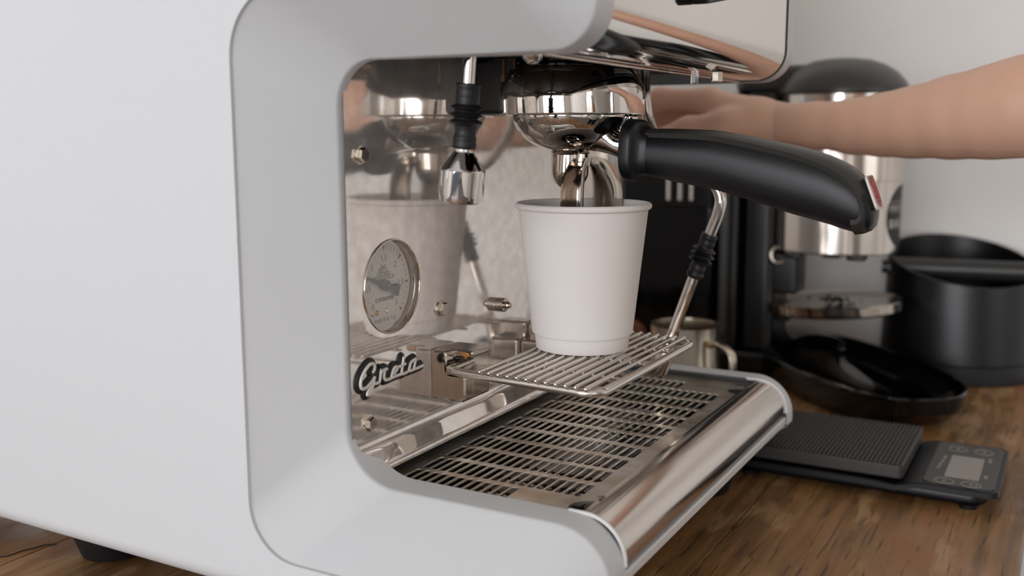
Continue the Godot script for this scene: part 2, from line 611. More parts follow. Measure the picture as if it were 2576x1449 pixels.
# ---------------------------------------------------------------- the espresso machine
func side_panel(flip: bool) -> Geo:
	var inner := rounded([Vector2(-0.1835, 0.62), Vector2(-0.1835, 0.2952), Vector2(-0.3243, 0.2952), Vector2(-0.3243, 0.0788), Vector2(-0.1735, 0.0788), Vector2(-0.1735, 0.046)], [0.021, 0.022, 0.030, 0.028], 12)
	var outer := rounded([Vector2(-0.2115, 0.62), Vector2(-0.2115, 0.3265), Vector2(-0.3526, 0.3265), Vector2(-0.3526, 0.0485), Vector2(-0.2015, 0.0485), Vector2(-0.2015, 0.030)], [0.004, 0.032, 0.028, 0.004], 12)
	var g := Geo.new()
	var n := inner.size()
	var from := 0
	for band in [[0, -0.3600, 0, -0.3622], [0, -0.3622, 2, -0.4030], [2, -0.4030, 3, -0.4040], [3, -0.4040, 4, -0.4055], [4, -0.4055, 4, -0.4225]]:
		for i in n - 1:
			var p := []
			for e in 2:
				for j in [i, i + 1]:
					var d := (inner[j] - outer[j])
					var u := (inner[mini(j + 1, n - 1)] - inner[maxi(j - 1, 0)]).normalized()
					var nn := Vector2(-u.y, u.x)
					if nn.dot(d) < 0: nn = -nn
					var c := outer[j]
					if band[e * 2] == 2: c = inner[j] - nn * 0.0009
					if band[e * 2] == 3: c = inner[j] - nn * 0.0003
					if band[e * 2] == 4: c = inner[j]
					var z: float = band[e * 2 + 1]
					if z < -0.42 and c.x < -0.298: z = lerpf(-0.4095, -0.4225, smoothstep(-0.3215, -0.3135, c.x) if c.y < 0.1 else 0.0)
					p.append(Vector3(c.x, c.y, z))
			g.quad(p[0], p[1], p[3], p[2])
	# faces look out of the opening: towards positive z or the opening; fix by turning them away from the panel's material
	for i in range(0, g.v.size(), 3):
		var c3 := (g.v[i] + g.v[i + 1] + g.v[i + 2]) / 3.0
		var nrm := (g.v[i + 2] - g.v[i]).cross(g.v[i + 1] - g.v[i])
		# nearest inner path point gives the side of the opening
		var best := 0
		for j in n:
			if Vector2(c3.x, c3.y).distance_squared_to(inner[j]) < Vector2(c3.x, c3.y).distance_squared_to(inner[best]): best = j
		var dd := inner[best] - outer[best]
		if nrm.dot(Vector3(dd.x, dd.y, 0.0)) < 0.0:
			var t := g.v[i + 1]
			g.v[i + 1] = g.v[i + 2]
			g.v[i + 2] = t
	# outer face
	from = g.v.size()
	var poly := outer.duplicate()
	poly[0] = Vector2(-0.2115, 0.62)
	poly[n - 1] = Vector2(-0.2015, 0.0365)
	poly.append(Vector2(-0.66, 0.0365))
	poly.append(Vector2(-0.66, 0.62))
	var ids := Geometry2D.triangulate_polygon(poly)
	for k in ids: g.v.append(Vector3(poly[k].x, poly[k].y, -0.36))
	g.facing(from, Vector3(-0.4, 0.3, 10.0))
	# rounded foot of the panel
	from = g.v.size()
	var prof := []
	for k in 9:
		var a := PI / 2 * k / 8
		prof.append(Vector2(0.0365 - 0.0122 * sin(a), -0.36 - 0.0122 * (1.0 - cos(a))))
	prof.append(Vector2(0.0243, -0.4225))
	for k in prof.size() - 1:
		g.quad(Vector3(-0.2015, prof[k].x, prof[k].y), Vector3(-0.66, prof[k].x, prof[k].y), Vector3(-0.66, prof[k + 1].x, prof[k + 1].y), Vector3(-0.2015, prof[k + 1].x, prof[k + 1].y))
	g.facing(from, Vector3(-0.4, -5.0, 3.0))
	from = g.v.size()
	for k in prof.size() - 1:
		g.tri(Vector3(-0.2015, 0.0365, -0.4225), Vector3(-0.2015, prof[k].x, prof[k].y), Vector3(-0.2015, prof[k + 1].x, prof[k + 1].y))
	g.quad(Vector3(-0.2015, 0.0365, -0.4225), Vector3(-0.2015, 0.0243, -0.4225), Vector3(-0.1735, 0.046, -0.4225), Vector3(-0.1735, 0.046, -0.404))
	g.facing(from, Vector3(5, -3, -0.36))
	if flip:
		for i in g.v.size(): g.v[i].z = 2 * ZM - g.v[i].z
		for i in range(0, g.v.size(), 3):
			var t := g.v[i + 1]
			g.v[i + 1] = g.v[i + 2]
			g.v[i + 2] = t
	return g

func hex_bolt(x: float, y: float, z: float, r: float, turn: float, h: float, parent: Node3D) -> void:
	var g := Geo.new()
	var t := ax(Vector3(x, y, z), Vector3.RIGHT, Vector3.UP)
	g.lathe([Vector2(0, 0), Vector2(r * 1.12, 0), Vector2(r * 1.12, 0.0009), Vector2(r * 0.6, 0.0012)], 24, t)
	var six := []
	for k in 6: six.append(Vector2.from_angle(turn + TAU * k / 6) * r)
	var rows := []
	for e in [[0.0009, 1.0], [h - 0.0009, 1.0], [h, 0.84]]:
		var row := PackedVector3Array()
		for p in six: row.append(t * Vector3(p.x * e[1], e[0], p.y * e[1]))
		rows.append(row)
	g.loft(rows, true, false, true)
	put("hex_bolt", g, M.bolt_steel, parent, 20)

func bellows(a: Vector3, b: Vector3, r: float, fins: Array, n := 20) -> Geo:
	# a rubber grip sleeve along a to b; fins are (place, extra radius)
	var g := Geo.new()
	var l := a.distance_to(b)
	var prof := [Vector2(r * 0.9, 0.0), Vector2(r * 1.0, 0.0006)]
	var steps := 64
	for k in range(1, steps):
		var u := float(k) / steps
		var rr := r * 0.92
		for f in fins: rr += f.y * exp(-pow((u - f.x) / f.z, 2.0))
		prof.append(Vector2(rr, l * u))
	prof.append(Vector2(r * 1.0, l - 0.0006))
	prof.append(Vector2(r * 0.9, l))
	g.lathe(prof, n, ax(a, b - a), true)
	return g

func machine() -> void:
	var t := thing("espresso_machine", "white and steel espresso machine with a pressure gauge and script name plate", "espresso machine", Vector3(-0.42, 0, ZM))
	var g := side_panel(false)
	put("side_panel", g, M.white_paint, t, 30)
	put("side_panel", side_panel(true), M.white_paint, t, 30)
	# housing behind the back plate and over the group
	g = Geo.new()
	g.rbox(Vector3(0.30, 0.57, 0.33), 0.006, 0.004, Transform3D(Basis(), Vector3(-0.345 - 0.15 - 0.004, 0.345, ZM)), 2)
	put("housing", g, M.black_satin, t)
	g = Geo.new()
	g.rbox(Vector3(0.128, 0.3, 0.296), 0.004, 0.003, Transform3D(Basis(), Vector3(-0.279, 0.456, ZM)), 2)
	put("upper_body", g, M.black_satin, t)
	# back plate: a steel sheet with a round hole for the gauge, bent forward at its foot
	g = Geo.new()
	var zc := -0.4455
	var yc := 0.1769
	var hole := PackedVector2Array()
	for k in 64: hole.append(Vector2(yc + 0.0255 * cos(TAU * k / 64), zc + 0.0255 * sin(TAU * k / 64)))
	g.cell(Vector2(yc - 0.028, zc - 0.028), Vector2(yc + 0.028, zc + 0.028), hole, 0.0, 0.0010)
	g.move(0, Transform3D(Basis(Vector3.UP, Vector3.RIGHT, Vector3(0, 0, 1)), Vector3.ZERO))
	for i in g.v.size(): g.v[i] = Vector3(PX + g.v[i].x, g.v[i].y, g.v[i].z)
	for i in range(0, g.v.size(), 3):
		var tt := g.v[i + 1]
		g.v[i + 1] = g.v[i + 2]
		g.v[i + 2] = tt
	var from := g.v.size()
	var ys := [0.31, yc + 0.028, yc - 0.028, 0.0965]
	var zs := [-0.735, zc - 0.028, zc + 0.028, -0.4070]
	for i in 3:
		for j in 3:
			if i == 1 and j == 1: continue
			g.quad(Vector3(PX, ys[i], zs[j]), Vector3(PX, ys[i + 1], zs[j]), Vector3(PX, ys[i + 1], zs[j + 1]), Vector3(PX, ys[i], zs[j + 1]))
	var bend := []
	for k in 9:
		var a := deg_to_rad(52.0) * k / 8
		bend.append(Vector2(PX + 0.009 * (1 - cos(a)), 0.0965 - 0.009 * sin(a)))
	bend.append(bend[8] + Vector2(sin(deg_to_rad(52)), -cos(deg_to_rad(52))) * 0.0065)
	for k in 5:
		var a := deg_to_rad(52.0) * (1.0 - k / 4.0) 
		bend.append(bend[bend.size() - 1] + Vector2(sin(a), -cos(a)) * 0.0011)
	for k in bend.size() - 1:
		g.quad(Vector3(bend[k].x, bend[k].y, -0.735), Vector3(bend[k + 1].x, bend[k + 1].y, -0.735), Vector3(bend[k + 1].x, bend[k + 1].y, -0.4070), Vector3(bend[k].x, bend[k].y, -0.4070))
	g.facing(from, Vector3(5, 2, ZM))
	var plate := put("back_plate", g, M.plate_steel, t, 60)
	hex_bolt(PX, 0.2487, -0.4196, 0.0042, 0.2, 0.0034, plate)
	hex_bolt(PX, 0.1570, -0.4933, 0.0044, 0.5, 0.0034, plate)
	hex_bolt(PX, 0.1058, -0.4214, 0.0040, 0.1, 0.0032, plate)
	g = Geo.new()
	g.lathe([Vector2(0, 0), Vector2(0.0044, 0), Vector2(0.0046, 0.0003), Vector2(0.0046, 0.0056), Vector2(0.0042, 0.0060), Vector2(0.0024, 0.0061), Vector2(0.0020, 0.0066), Vector2(0.0024, 0.0072), Vector2(0.0024, 0.0084), Vector2(0.0016, 0.0097), Vector2(0, 0.0101)], 24, ax(Vector3(PX, 0.1497, -0.5602), Vector3.RIGHT))
	put("spring_stud", g, M.worn_chrome, plate)
	gauge(t, yc, zc)
	emblem(t)
	rack(t)
	drip_tray(t)
	group(t)
	# front panel of the upper body: flat above, rolled under at its foot
	g = Geo.new()
	var fp := rounded([Vector2(-0.1843, 0.62), Vector2(-0.1843, 0.2960), Vector2(-0.2150, 0.2960), Vector2(-0.2150, 0.3030)], [0.0202, 0.0008], 16)
	var rows := []
	for z in [-0.4210, -0.7270]:
		var row := PackedVector3Array()
		for p in fp: row.append(Vector3(p.x, p.y, z))
		rows.append(row)
	g.loft(rows, false)
	g.facing(0, Vector3(-0.24, 0.40, ZM), true)
	put("front_panel", g, M.panel_steel, t, 30)
	g = Geo.new()
	g.rbox(Vector3(0.002, 0.0022, 0.305), 0.0008, 0.0008, Transform3D(Basis(), Vector3(-0.2172, 0.2957, ZM)), 2)
	put("panel_rail", g, M.worn_chrome, t)
	g = Geo.new()
	g.rbox(Vector3(0.105, 0.006, 0.32), 0.001, 0.001, Transform3D(Basis(), Vector3(-0.2700, 0.3060, ZM)), 2)
	put("underside_cover", g, M.black_satin, t)
	# badge on the front panel
	g = Geo.new()
	var bp := closed_rounded([Vector2(-0.526, 0.3262) , Vector2(-0.600, 0.3385), Vector2(-0.600, 0.365), Vector2(-0.512, 0.352)], 0.004, 5)
	for k in bp.size(): bp[k] = Vector2(-bp[k].x, bp[k].y)
	g.prism(bp, 0.0, 0.009, 0.001, Transform3D(Basis(Vector3(0, 0, -1), Vector3.UP, Vector3.RIGHT), Vector3(-0.1842, 0, 0)))
	put("front_badge", g, M.black_plastic, t)
	# clear level peg and a bolt head under the front edge
	g = Geo.new()
	g.lathe([Vector2(0, 0), Vector2(0.0022, 0.0003), Vector2(0.0024, 0.0012), Vector2(0.0024, 0.0075)], 16, Transform3D(Basis(), Vector3(-0.2085, 0.2888, -0.604)), true)
	put("clear_peg", g, M.clear_plastic, t)
	g = Geo.new()
	g.lathe([Vector2(0, 0), Vector2(0.0032, 0.0001), Vector2(0.0036, 0.0006), Vector2(0.0036, 0.0060)], 6, Transform3D(Basis(), Vector3(-0.197, 0.2902, -0.612)), true)
	put("bolt_head", g, M.bolt_steel, t, 20)
	g = Geo.new()
	g.lathe([Vector2(0, -0.0065), Vector2(0.0026, -0.0060), Vector2(0.0046, -0.0040), Vector2(0.0052, -0.001), Vector2(0.0052, 0.006)], 24, Transform3D(Basis(), Vector3(-0.2335, 0.2990, -0.440)))
	put("cap_nut", g, M.chrome, t)
	for q in [[-0.3005, -0.531, 0.0024], [-0.2925, -0.529, 0.0018]]:
		g = Geo.new()
		g.lathe([Vector2(0, 0), Vector2(q[2], 0.0002), Vector2(q[2], 0.004), Vector2(q[2] * 0.6, 0.0042), Vector2(q[2] * 0.6, 0.014)], 6, Transform3D(Basis(), Vector3(q[0], 0.2895, q[1])), true)
		put("valve_fitting", g, M.dark_brass, t, 20)
	# steam wands
	wand(t)
	# base plate between the panels, with its front lip, and the feet
	g = Geo.new()
	var pr := rounded([Vector2(-0.64, 0.0528), Vector2(-0.1740, 0.0528), Vector2(-0.1740, 0.0462), Vector2(-0.64, 0.0462)], [0.0012, 0.0022], 4)
	g.prism(pr, -0.7255, -0.4225)
	put("base_plate", g, M.white_plastic, t)
	for q in [[-0.512, -0.405], [-0.225, -0.455], [-0.512, -0.743], [-0.225, -0.69]]:
		g = Geo.new()
		g.lathe([Vector2(0.016, 0.0), Vector2(0.0195, 0.0015), Vector2(0.0245, 0.016), Vector2(0.0255, 0.024), Vector2(0.024, 0.030), Vector2(0.008, 0.031), Vector2(0.008, 0.0465)], 32, Transform3D(Basis(), Vector3(q[0], 0, q[1])), true)
		put("foot", g, M.rubber, t)

func dial_t(x: float, y: float, z: float) -> Transform3D:
	return Transform3D(Basis(Vector3(0, 0, -1), Vector3.UP, Vector3.RIGHT), Vector3(x, y, z))

func gauge(t: Node3D, yc: float, zc: float) -> void:
	var gn := Node3D.new()
	gn.name = "pressure_gauge"
	t.add_child(gn, true)
	gn.position = Vector3(PX, yc, zc) - t.position
	var o := dial_t(PX, yc, zc)
	var g := Geo.new()
	var up := ax(Vector3(PX, yc, zc), Vector3.RIGHT, Vector3.UP)
	g.lathe([Vector2(0.0262, -0.010), Vector2(0.0262, 0.0004), Vector2(0.0260, 0.0008), Vector2(0.0254, 0.0008), Vector2(0.0251, 0.0003), Vector2(0.0251, -0.0022), Vector2(0.0247, -0.0026), Vector2(0.0247, -0.0054), Vector2(0.0240, -0.0056)], 72, up)
	put("bezel", g, M.worn_chrome, gn)
	g = Geo.new()
	g.lathe([Vector2(0, -0.0056), Vector2(0.0262, -0.0056), Vector2(0.0262, -0.0068), Vector2(0, -0.0068)], 72, up)
	put("dial", g, M.dial_white, gn)
	var d := o * Transform3D(Basis(), Vector3(0, 0, -0.00555))
	g = Geo.new()
	for v in [["0", 0.0], ["0,5", 0.5], ["1", 1.0], ["1,5", 1.5], ["2", 2.0], ["2,5", 2.5], ["3", 3.0]]:
		var a := deg_to_rad(-135.0 + 90.0 * v[1])
		letters(g, v[0], 0.0043, d * Transform3D(Basis(), Vector3(sin(a) * 0.0152, cos(a) * 0.0152, 0)))
	letters(g, "bar", 0.0036, d * Transform3D(Basis(), Vector3(-0.0006, 0.0108, 0)))
	letters(g, "PRESS.", 0.0017, d * Transform3D(Basis(), Vector3(-0.0006, 0.0084, 0)))
	letters(g, "CALDAIA", 0.0017, d * Transform3D(Basis(), Vector3(-0.0006, 0.0064, 0)))
	letters(g, "KESSELDRUCK", 0.0017, d * Transform3D(Basis(), Vector3(-0.0006, 0.0044, 0)))
	letters(g, "ORMAN", 0.0029, d * Transform3D(Basis(Vector3(1.45, 0, 0), Vector3(0.25, 1, 0), Vector3(0, 0, 1)), Vector3(0, -0.0074, 0)), true)
	letters(g, "mod. R 61 1,6", 0.0018, d * Transform3D(Basis(), Vector3(0, -0.0188, 0)))
	for k in 31:
		if k == 20: continue
		var a := deg_to_rad(-135.0 + 9.0 * k)
		var big := k % 5 == 0
		var w := 0.00085 if big else 0.00014
		var r0 := 0.0190 if big else 0.0198
		var dir := Vector3(sin(a), cos(a), 0)
		var side := Vector3(cos(a), -sin(a), 0)
		var z := Vector3(0, 0, 0.0001)
		g.tri(d * (dir * r0 - side * (0.0 if big else w) + z), d * (dir * 0.0220 - side * w + z), d * (dir * 0.0220 + side * w + z))
		if not big: g.tri(d * (dir * r0 - side * w + z), d * (dir * 0.0220 + side * w + z), d * (dir * r0 + side * w + z))
	put("dial_print", g, M.print_grey, gn)
	g = Geo.new()
	var ra := deg_to_rad(45.0)
	var rd := Vector3(sin(ra), cos(ra), 0)
	var rs := Vector3(cos(ra), -sin(ra), 0)
	g.tri(d * (rd * 0.0182 + Vector3(0, 0, 0.0001)), d * (rd * 0.0222 - rs * 0.0011 + Vector3(0, 0, 0.0001)), d * (rd * 0.0222 + rs * 0.0011 + Vector3(0, 0, 0.0001)))
	put("red_mark", g, M.print_red, gn)
	g = Geo.new()
	var na := d * Transform3D(Basis(Vector3(0, 0, 1), deg_to_rad(70.0)), Vector3(0, 0, 0.0020))
	var np := PackedVector2Array([Vector2(-0.0004, 0.0222), Vector2(-0.0011, 0.006), Vector2(-0.0028, 0.0035), Vector2(-0.0031, -0.0002), Vector2(-0.0013, -0.0035), Vector2(-0.0014, -0.0060), Vector2(-0.0035, -0.0092), Vector2(-0.0034, -0.0118), Vector2(0.0034, -0.0118), Vector2(0.0035, -0.0092), Vector2(0.0014, -0.0060), Vector2(0.0013, -0.0035), Vector2(0.0031, -0.0002), Vector2(0.0028, 0.0035), Vector2(0.0011, 0.006), Vector2(0.0004, 0.0222)])
	g.prism(np, 0.0, 0.0004, 0.0, na)
	var nd := put("needle", g, M.needle_grey, gn)
	g = Geo.new()
	g.lathe([Vector2(0, 0.0012), Vector2(0.0006, 0.001), Vector2(0.0007, 0), Vector2(0.0007, -0.003)], 16, ax(d * Vector3(0, 0, 0.0022), Vector3.RIGHT))
	put("pivot", g, M.worn_chrome, nd)
	for q in [[-0.0075, -0.0142, "brass"], [0.0018, -0.0142, "bolt_steel"]]:
		g = Geo.new()
		g.lathe([Vector2(0, 0.0009), Vector2(0.0010, 0.0008), Vector2(0.0014, 0.0003), Vector2(0.0014, 0)], 16, ax(d * Vector3(q[0], q[1], 0), Vector3.RIGHT))
		put("screw", g, M[q[2]], gn)
	g = Geo.new()
	g.tube([d * Vector3(-0.0160, -0.0148, 0.0008), d * Vector3(-0.0115, -0.0150, 0.0008)], 0.0004, 6)
	put("stop_pin", g, M.brass, gn)
	g = Geo.new()
	g.lathe([Vector2(0, -0.0010), Vector2(0.0249, -0.0010)], 72, up)
	put("glass", g, M.glass, gn)

func emblem(t: Node3D) -> void:
	var strokes := [[-266, 38, -252, 54, -254, 74, -269, 83, -293, 83, -324, 68, -351, 46, -370, 21, -377, -5, -372, -26, -350, -36, -321, -32, -290, -18, -259, 1, -253, 10, -259, -4, -268, -27, -280, -50, -300, -75, -320, -76, -317, -63, -296, -42, -270, -30, -239, -31, -216, -30, -209, -19, -203, 1, -195, 34], [-195, 34, -192, 22, -170, 28, -143, 28], [-160, 27, -170, 3, -170, -16, -155, -30, -131, -32, -106, -31, -100, -16, -88, 5, -71, 21, -48, 20, -48, 8, -65, -2, -76, -11], [-106, -31, -66, -29, -14, -28, -3, -24], [15, 59, 6, 27, -4, -6, -7, -25, 8, -31, 45, -29], [-26, 17, 29, 22], [132, 29, 104, 24, 81, 15, 70, -8, 62, -24, 79, -29, 106, -26, 118, -16], [132, 29, 122, 3, 112, -17, 118, -27, 148, -27, 207, -24]]
	var gn := Node3D.new()
	gn.name = "name_emblem"
	t.add_child(gn, true)
	gn.position = Vector3(PX, 0.13, -0.45) - t.position
	for layer in 3:
		var g := Geo.new()
		var r: float = [0.0031, 0.0024, 0.00098][layer]
		var x: float = [PX + 0.0003, PX + 0.0010, PX + 0.0021][layer]
		for s in strokes:
			var p := []
			for i in range(0, s.size(), 2): p.append(Vector3(x, 0.13 + s[i + 1] * 0.0001, -0.45 - s[i] * 0.0001))
			g.tube(smooth(p, 4), r, 12, true, [0.42, 0.42, 0.9][layer], Vector3.RIGHT)
			for e in [p[0], p[p.size() - 1]]:
				g.lathe([Vector2(0, -r), Vector2(r * 0.7, -r * 0.7), Vector2(r, 0), Vector2(r * 0.7, r * 0.7), Vector2(0, r)], 12, Transform3D(Basis(Vector3([0.42, 0.42, 0.9][layer], 0, 0), Vector3.UP, Vector3.BACK), e))
		put(["rim", "backing", "script_lettering"][layer], g, [M.emblem_green, M.label_black, M.emblem_silver][layer], gn, 60)

func rack(t: Node3D) -> void:
	# steel block on the back plate that carries the folding cup rack
	var rk := Node3D.new()
	rk.name = "cup_rack"
	t.add_child(rk, true)
	rk.position = Vector3(PX, 0.12, -0.54) - t.position
	var g := Geo.new()
	# the near part is cut away above, the far part keeps a lip over the slot that holds the rod
	var low := rounded([Vector2(PX, 0.1200), Vector2(PX, 0.1055), Vector2(PX + 0.0236, 0.1055), Vector2(PX + 0.0236, 0.1212), Vector2(PX + 0.0108, 0.1212), Vector2(PX + 0.0108, 0.1344), Vector2(PX, 0.1344), Vector2(PX, 0.1200)], [0.0020, 0.0024, 0.0020, 0.0030, 0.0024, 0.0020], 6)
	low.remove_at(low.size() - 1)
	g.prism(low, -0.4916, -0.4815, 0.0010)
	var cee := rounded([Vector2(PX, 0.1200), Vector2(PX, 0.1055), Vector2(PX + 0.0236, 0.1055), Vector2(PX + 0.0236, 0.1212), Vector2(PX + 0.0108, 0.1212), Vector2(PX + 0.0108, 0.1298), Vector2(PX + 0.0236, 0.1298), Vector2(PX + 0.0236, 0.1344), Vector2(PX, 0.1344), Vector2(PX, 0.1200)], [0.0020, 0.0024, 0.0020, 0.0030, 0.0030, 0.0018, 0.0018, 0.0020], 6)
	cee.remove_at(cee.size() - 1)
	g.prism(cee, -0.5100, -0.4900, 0.0009)
	put("hinge_block", g, M.worn_chrome, rk)
	g = Geo.new()
	g.rbox(Vector3(0.0236, 0.0165, 0.0290), 0.0035, 0.0025, Transform3D(Basis(), Vector3(PX + 0.0116, 0.1130, -0.6040)))
	g.rbox(Vector3(0.0236, 0.0262, 0.0150), 0.0030, 0.0022, Transform3D(Basis(), Vector3(PX + 0.0116, 0.1183, -0.6080)))
	put("hinge_block", g, M.worn_chrome, rk)
	g = Geo.new()
	g.lathe([Vector2(0, -0.0016), Vector2(0.0024, -0.0011), Vector2(0.0032, 0), Vector2(0.0024, 0.0011), Vector2(0, 0.0016)], 16, Transform3D(Basis(Vector3.RIGHT, Vector3.UP, Vector3.BACK * 0.12), Vector3(PX + 0.0192, 0.1320, -0.4894)))
	put("rust_spot", g, M.rust, rk)
	var y := 0.1252
	var p := []
	for q in rounded([Vector2(-0.3085, -0.5040), Vector2(-0.3085, -0.4762), Vector2(-0.2088, -0.4650), Vector2(-0.2084, -0.6150), Vector2(-0.3085, -0.6225), Vector2(-0.3085, -0.6060)], [0.0075, 0.0105, 0.0100, 0.0070], 10): p.append(Vector3(q.x, y, q.y))
	g = Geo.new()
	g.tube(p, 0.0024, 14)
	put("frame_rod", g, M.wire_steel, rk, 60)
	for i in 12:
		var x := -0.2825 + 0.00619 * i
		var z0 := -0.4693 + 0.00062 * i
		g = Geo.new()
		var z1 := -0.6185 + 0.00045 * i
		var r := 0.00125
		g.tube([Vector3(x, 0.1284, z0 + 0.0004), Vector3(x, 0.1284, z0), Vector3(x, 0.1284, (z0 + z1) / 2), Vector3(x, 0.1284, z1), Vector3(x, 0.1284, z1 - 0.0004)], [0.0007, r, r, r, 0.0007], 10)
		put("wire", g, M.wire_steel, rk, 60)
	for z in [-0.504, -0.543, -0.582]:
		g = Geo.new()
		g.tube([Vector3(-0.286, 0.1262, z), Vector3(-0.211, 0.1262, z + 0.004)], 0.0010, 10)
		put("cross_wire", g, M.wire_steel, rk, 60)

func drip_tray(t: Node3D) -> void:
	var tr := Node3D.new()
	tr.name = "drip_tray"
	t.add_child(tr, true)
	tr.position = Vector3(-0.25, 0.06, ZM) - t.position
	var y := 0.074
	var g := Geo.new()
	var px := 0.00555
	var x0 := -0.3108
	var w := 0.0043
	var top := -0.4272
	# rows of slots; the first and last rows are shorter and end in plain steel
	for r in 12:
		var zn := -0.4292 - 0.0238 * r
		var zf := zn - 0.0202
		var n := 12 if r == 0 or r == 11 else 18
		for k in n:
			var xl := x0 + px * k
			var h := closed_rounded([Vector2(xl, zf), Vector2(xl + w, zf), Vector2(xl + w, zn), Vector2(xl, zn)], 0.0016, 3)
			g.cell(Vector2(xl - (px - w) / 2, zn - 0.0238 + 0.00215), Vector2(xl + w + (px - w) / 2, zn + 0.00215), h, y, 0.0010)
		if n < 18:
			var from := g.v.size()
			var a := x0 + px * n - (px - w) / 2
			var b := x0 + px * 18 - (px - w) / 2
			g.quad(Vector3(a, y, zn + 0.00215), Vector3(b, y, zn + 0.00215), Vector3(b, y, zn - 0.02165), Vector3(a, y, zn - 0.02165))
			g.up(from)
	var xe := x0 + px * 18 - (px - w) / 2
	var xs := x0 - (px - w) / 2
	var zn0 := -0.4292 + 0.00215
	var zf0 := -0.4292 - 0.0238 * 12 + 0.00215
	var from2 := g.v.size()
	g.quad(Vector3(-0.323, y, zn0), Vector3(xs, y, zn0), Vector3(xs, y, zf0), Vector3(-0.323, y, zf0))
	g.quad(Vector3(-0.323, y, zn0 + 0.008), Vector3(-0.2010, y, zn0 + 0.008), Vector3(-0.2010, y, zn0), Vector3(-0.323, y, zn0))
	g.quad(Vector3(-0.323, y, zf0), Vector3(-0.2010, y, zf0), Vector3(-0.2010, y, zf0 - 0.014), Vector3(-0.323, y, zf0 - 0.014))
	g.up(from2)
	# the strip before the front sheet, with a finger hole at either end
	for e in 2:
		var zc: float = [-0.4400, -0.7045][e]
		var h := PackedVector2Array()
		for k in 33: h.append(Vector2(-0.2013 + 0.0105 * cos(PI / 2 + PI * k / 32), zc + 0.0105 * sin(PI / 2 + PI * k / 32)))
		var lo := Vector2(xe, zc - 0.0112)
		var hi := Vector2(-0.2010, zc + 0.0112)
		from2 = g.v.size()
		for k in 32:
			var c := Vector2(-0.2013, zc)
			var q := []
			for i in [k, k + 1]:
				var d: Vector2 = h[i] - c
				var s := INF
				if d.x < -1e-9: s = minf(s, (lo.x - c.x) / d.x)
				if absf(d.y) > 1e-9: s = minf(s, 0.0112 / absf(d.y))
				q.append(c + d * s)
			g.quad(Vector3(q[0].x, y, q[0].y), Vector3(q[1].x, y, q[1].y), Vector3(h[k + 1].x, y, h[k + 1].y), Vector3(h[k].x, y, h[k].y))
			if absf(q[0].x - q[1].x) > 1e-6 and absf(q[0].y - q[1].y) > 1e-6:
				g.tri(Vector3(q[0].x, y, q[0].y), Vector3(lo.x, y, hi.y if q[0].y + q[1].y > 2 * zc else lo.y), Vector3(q[1].x, y, q[1].y))
		g.up(from2)
		from2 = g.v.size()
		for k in 32:
			g.quad(Vector3(h[k].x, y, h[k].y), Vector3(h[k + 1].x, y, h[k + 1].y), Vector3(h[k + 1].x, y - 0.0015, h[k + 1].y), Vector3(h[k].x, y - 0.0015, h[k].y))
		g.facing(from2, Vector3(-0.2013, y, zc))
	from2 = g.v.size()
	g.quad(Vector3(xe, y, zn0), Vector3(-0.2010, y, zn0), Vector3(-0.2010, y, -0.4288), Vector3(xe, y, -0.4288))
	g.quad(Vector3(xe, y, -0.4512), Vector3(-0.2010, y, -0.4512), Vector3(-0.2010, y, -0.6933), Vector3(xe, y, -0.6933))
	g.quad(Vector3(xe, y, -0.7157), Vector3(-0.2010, y, -0.7157), Vector3(-0.2010, y, zf0 - 0.01), Vector3(xe, y, zf0 - 0.01))
	g.up(from2)
	put("grate", g, M.tray_steel, tr, 30)
	# the pan under the grate and the coffee in it
	g = Geo.new()
	g.rbox(Vector3(0.140, 0.002, 0.300), 0.004, 0.0008, Transform3D(Basis(), Vector3(-0.2545, 0.0555, ZM)), 2)
	for q in [[0.0012, 0.300, -0.3235, ZM], [0.0012, 0.300, -0.1855, ZM]]:
		g.rbox(Vector3(q[0], 0.018, q[1]), 0.0004, 0.0004, Transform3D(Basis(), Vector3(q[2], 0.0640, q[3])), 1)
	for z in [-0.4238, -0.7242]:
		g.rbox(Vector3(0.140, 0.018, 0.0012), 0.0004, 0.0004, Transform3D(Basis(), Vector3(-0.2545, 0.0640, z)), 1)
	put("pan", g, M.black_satin, tr)
	g = Geo.new()
	g.rbox(Vector3(0.134, 0.004, 0.296), 0.003, 0.0008, Transform3D(Basis(), Vector3(-0.2545, 0.0585, ZM)), 2)
	put("spilt_coffee", g, M.coffee_water, tr)
	# front sheet, rolled over the front edge
	g = Geo.new()
	var fp := rounded([Vector2(-0.2012, 0.0735), Vector2(-0.2012, 0.0752), Vector2(-0.1987, 0.0756), Vector2(-0.1955, 0.0782), Vector2(-0.1745, 0.0782), Vector2(-0.1745, 0.0562), Vector2(-0.1752, 0.0556), Vector2(-0.1800, 0.0556)], [0.0002, 0.0012, 0.003, 0.0205, 0.0005, 0.0004], 12)
	var rows := []
	for z in [-0.4216, -0.7264]:
		var row := PackedVector3Array()
		for p in fp: row.append(Vector3(p.x, p.y, z))
		rows.append(row)
	g.loft(rows, false)
	g.facing(0, Vector3(-0.21, 0.060, ZM), true)
	put("front_sheet", g, M.sheet_steel, tr, 25)
	# pale seam beads where the sheet meets the side panels
	for e in 2:
		g = Geo.new()
		var pth := []
		for p in rounded([Vector2(-0.2040, 0.0786), Vector2(-0.1741, 0.0786), Vector2(-0.1741, 0.0560)], [0.0213], 12): pth.append(Vector3(p.x, p.y, [-0.4226, -0.7254][e]))
		g.tube(pth, 0.0011, 8)
		put("seam_bead", g, M.white_plastic, tr, 60)
	g = Geo.new()
	g.rbox(Vector3(0.0030, 0.0012, 0.0070), 0.0006, 0.0004, Transform3D(Basis(Vector3.UP, 0.9), Vector3(-0.1990, 0.0760, -0.4520)), 2)
	put("spring_clip", g, M.chrome, tr)

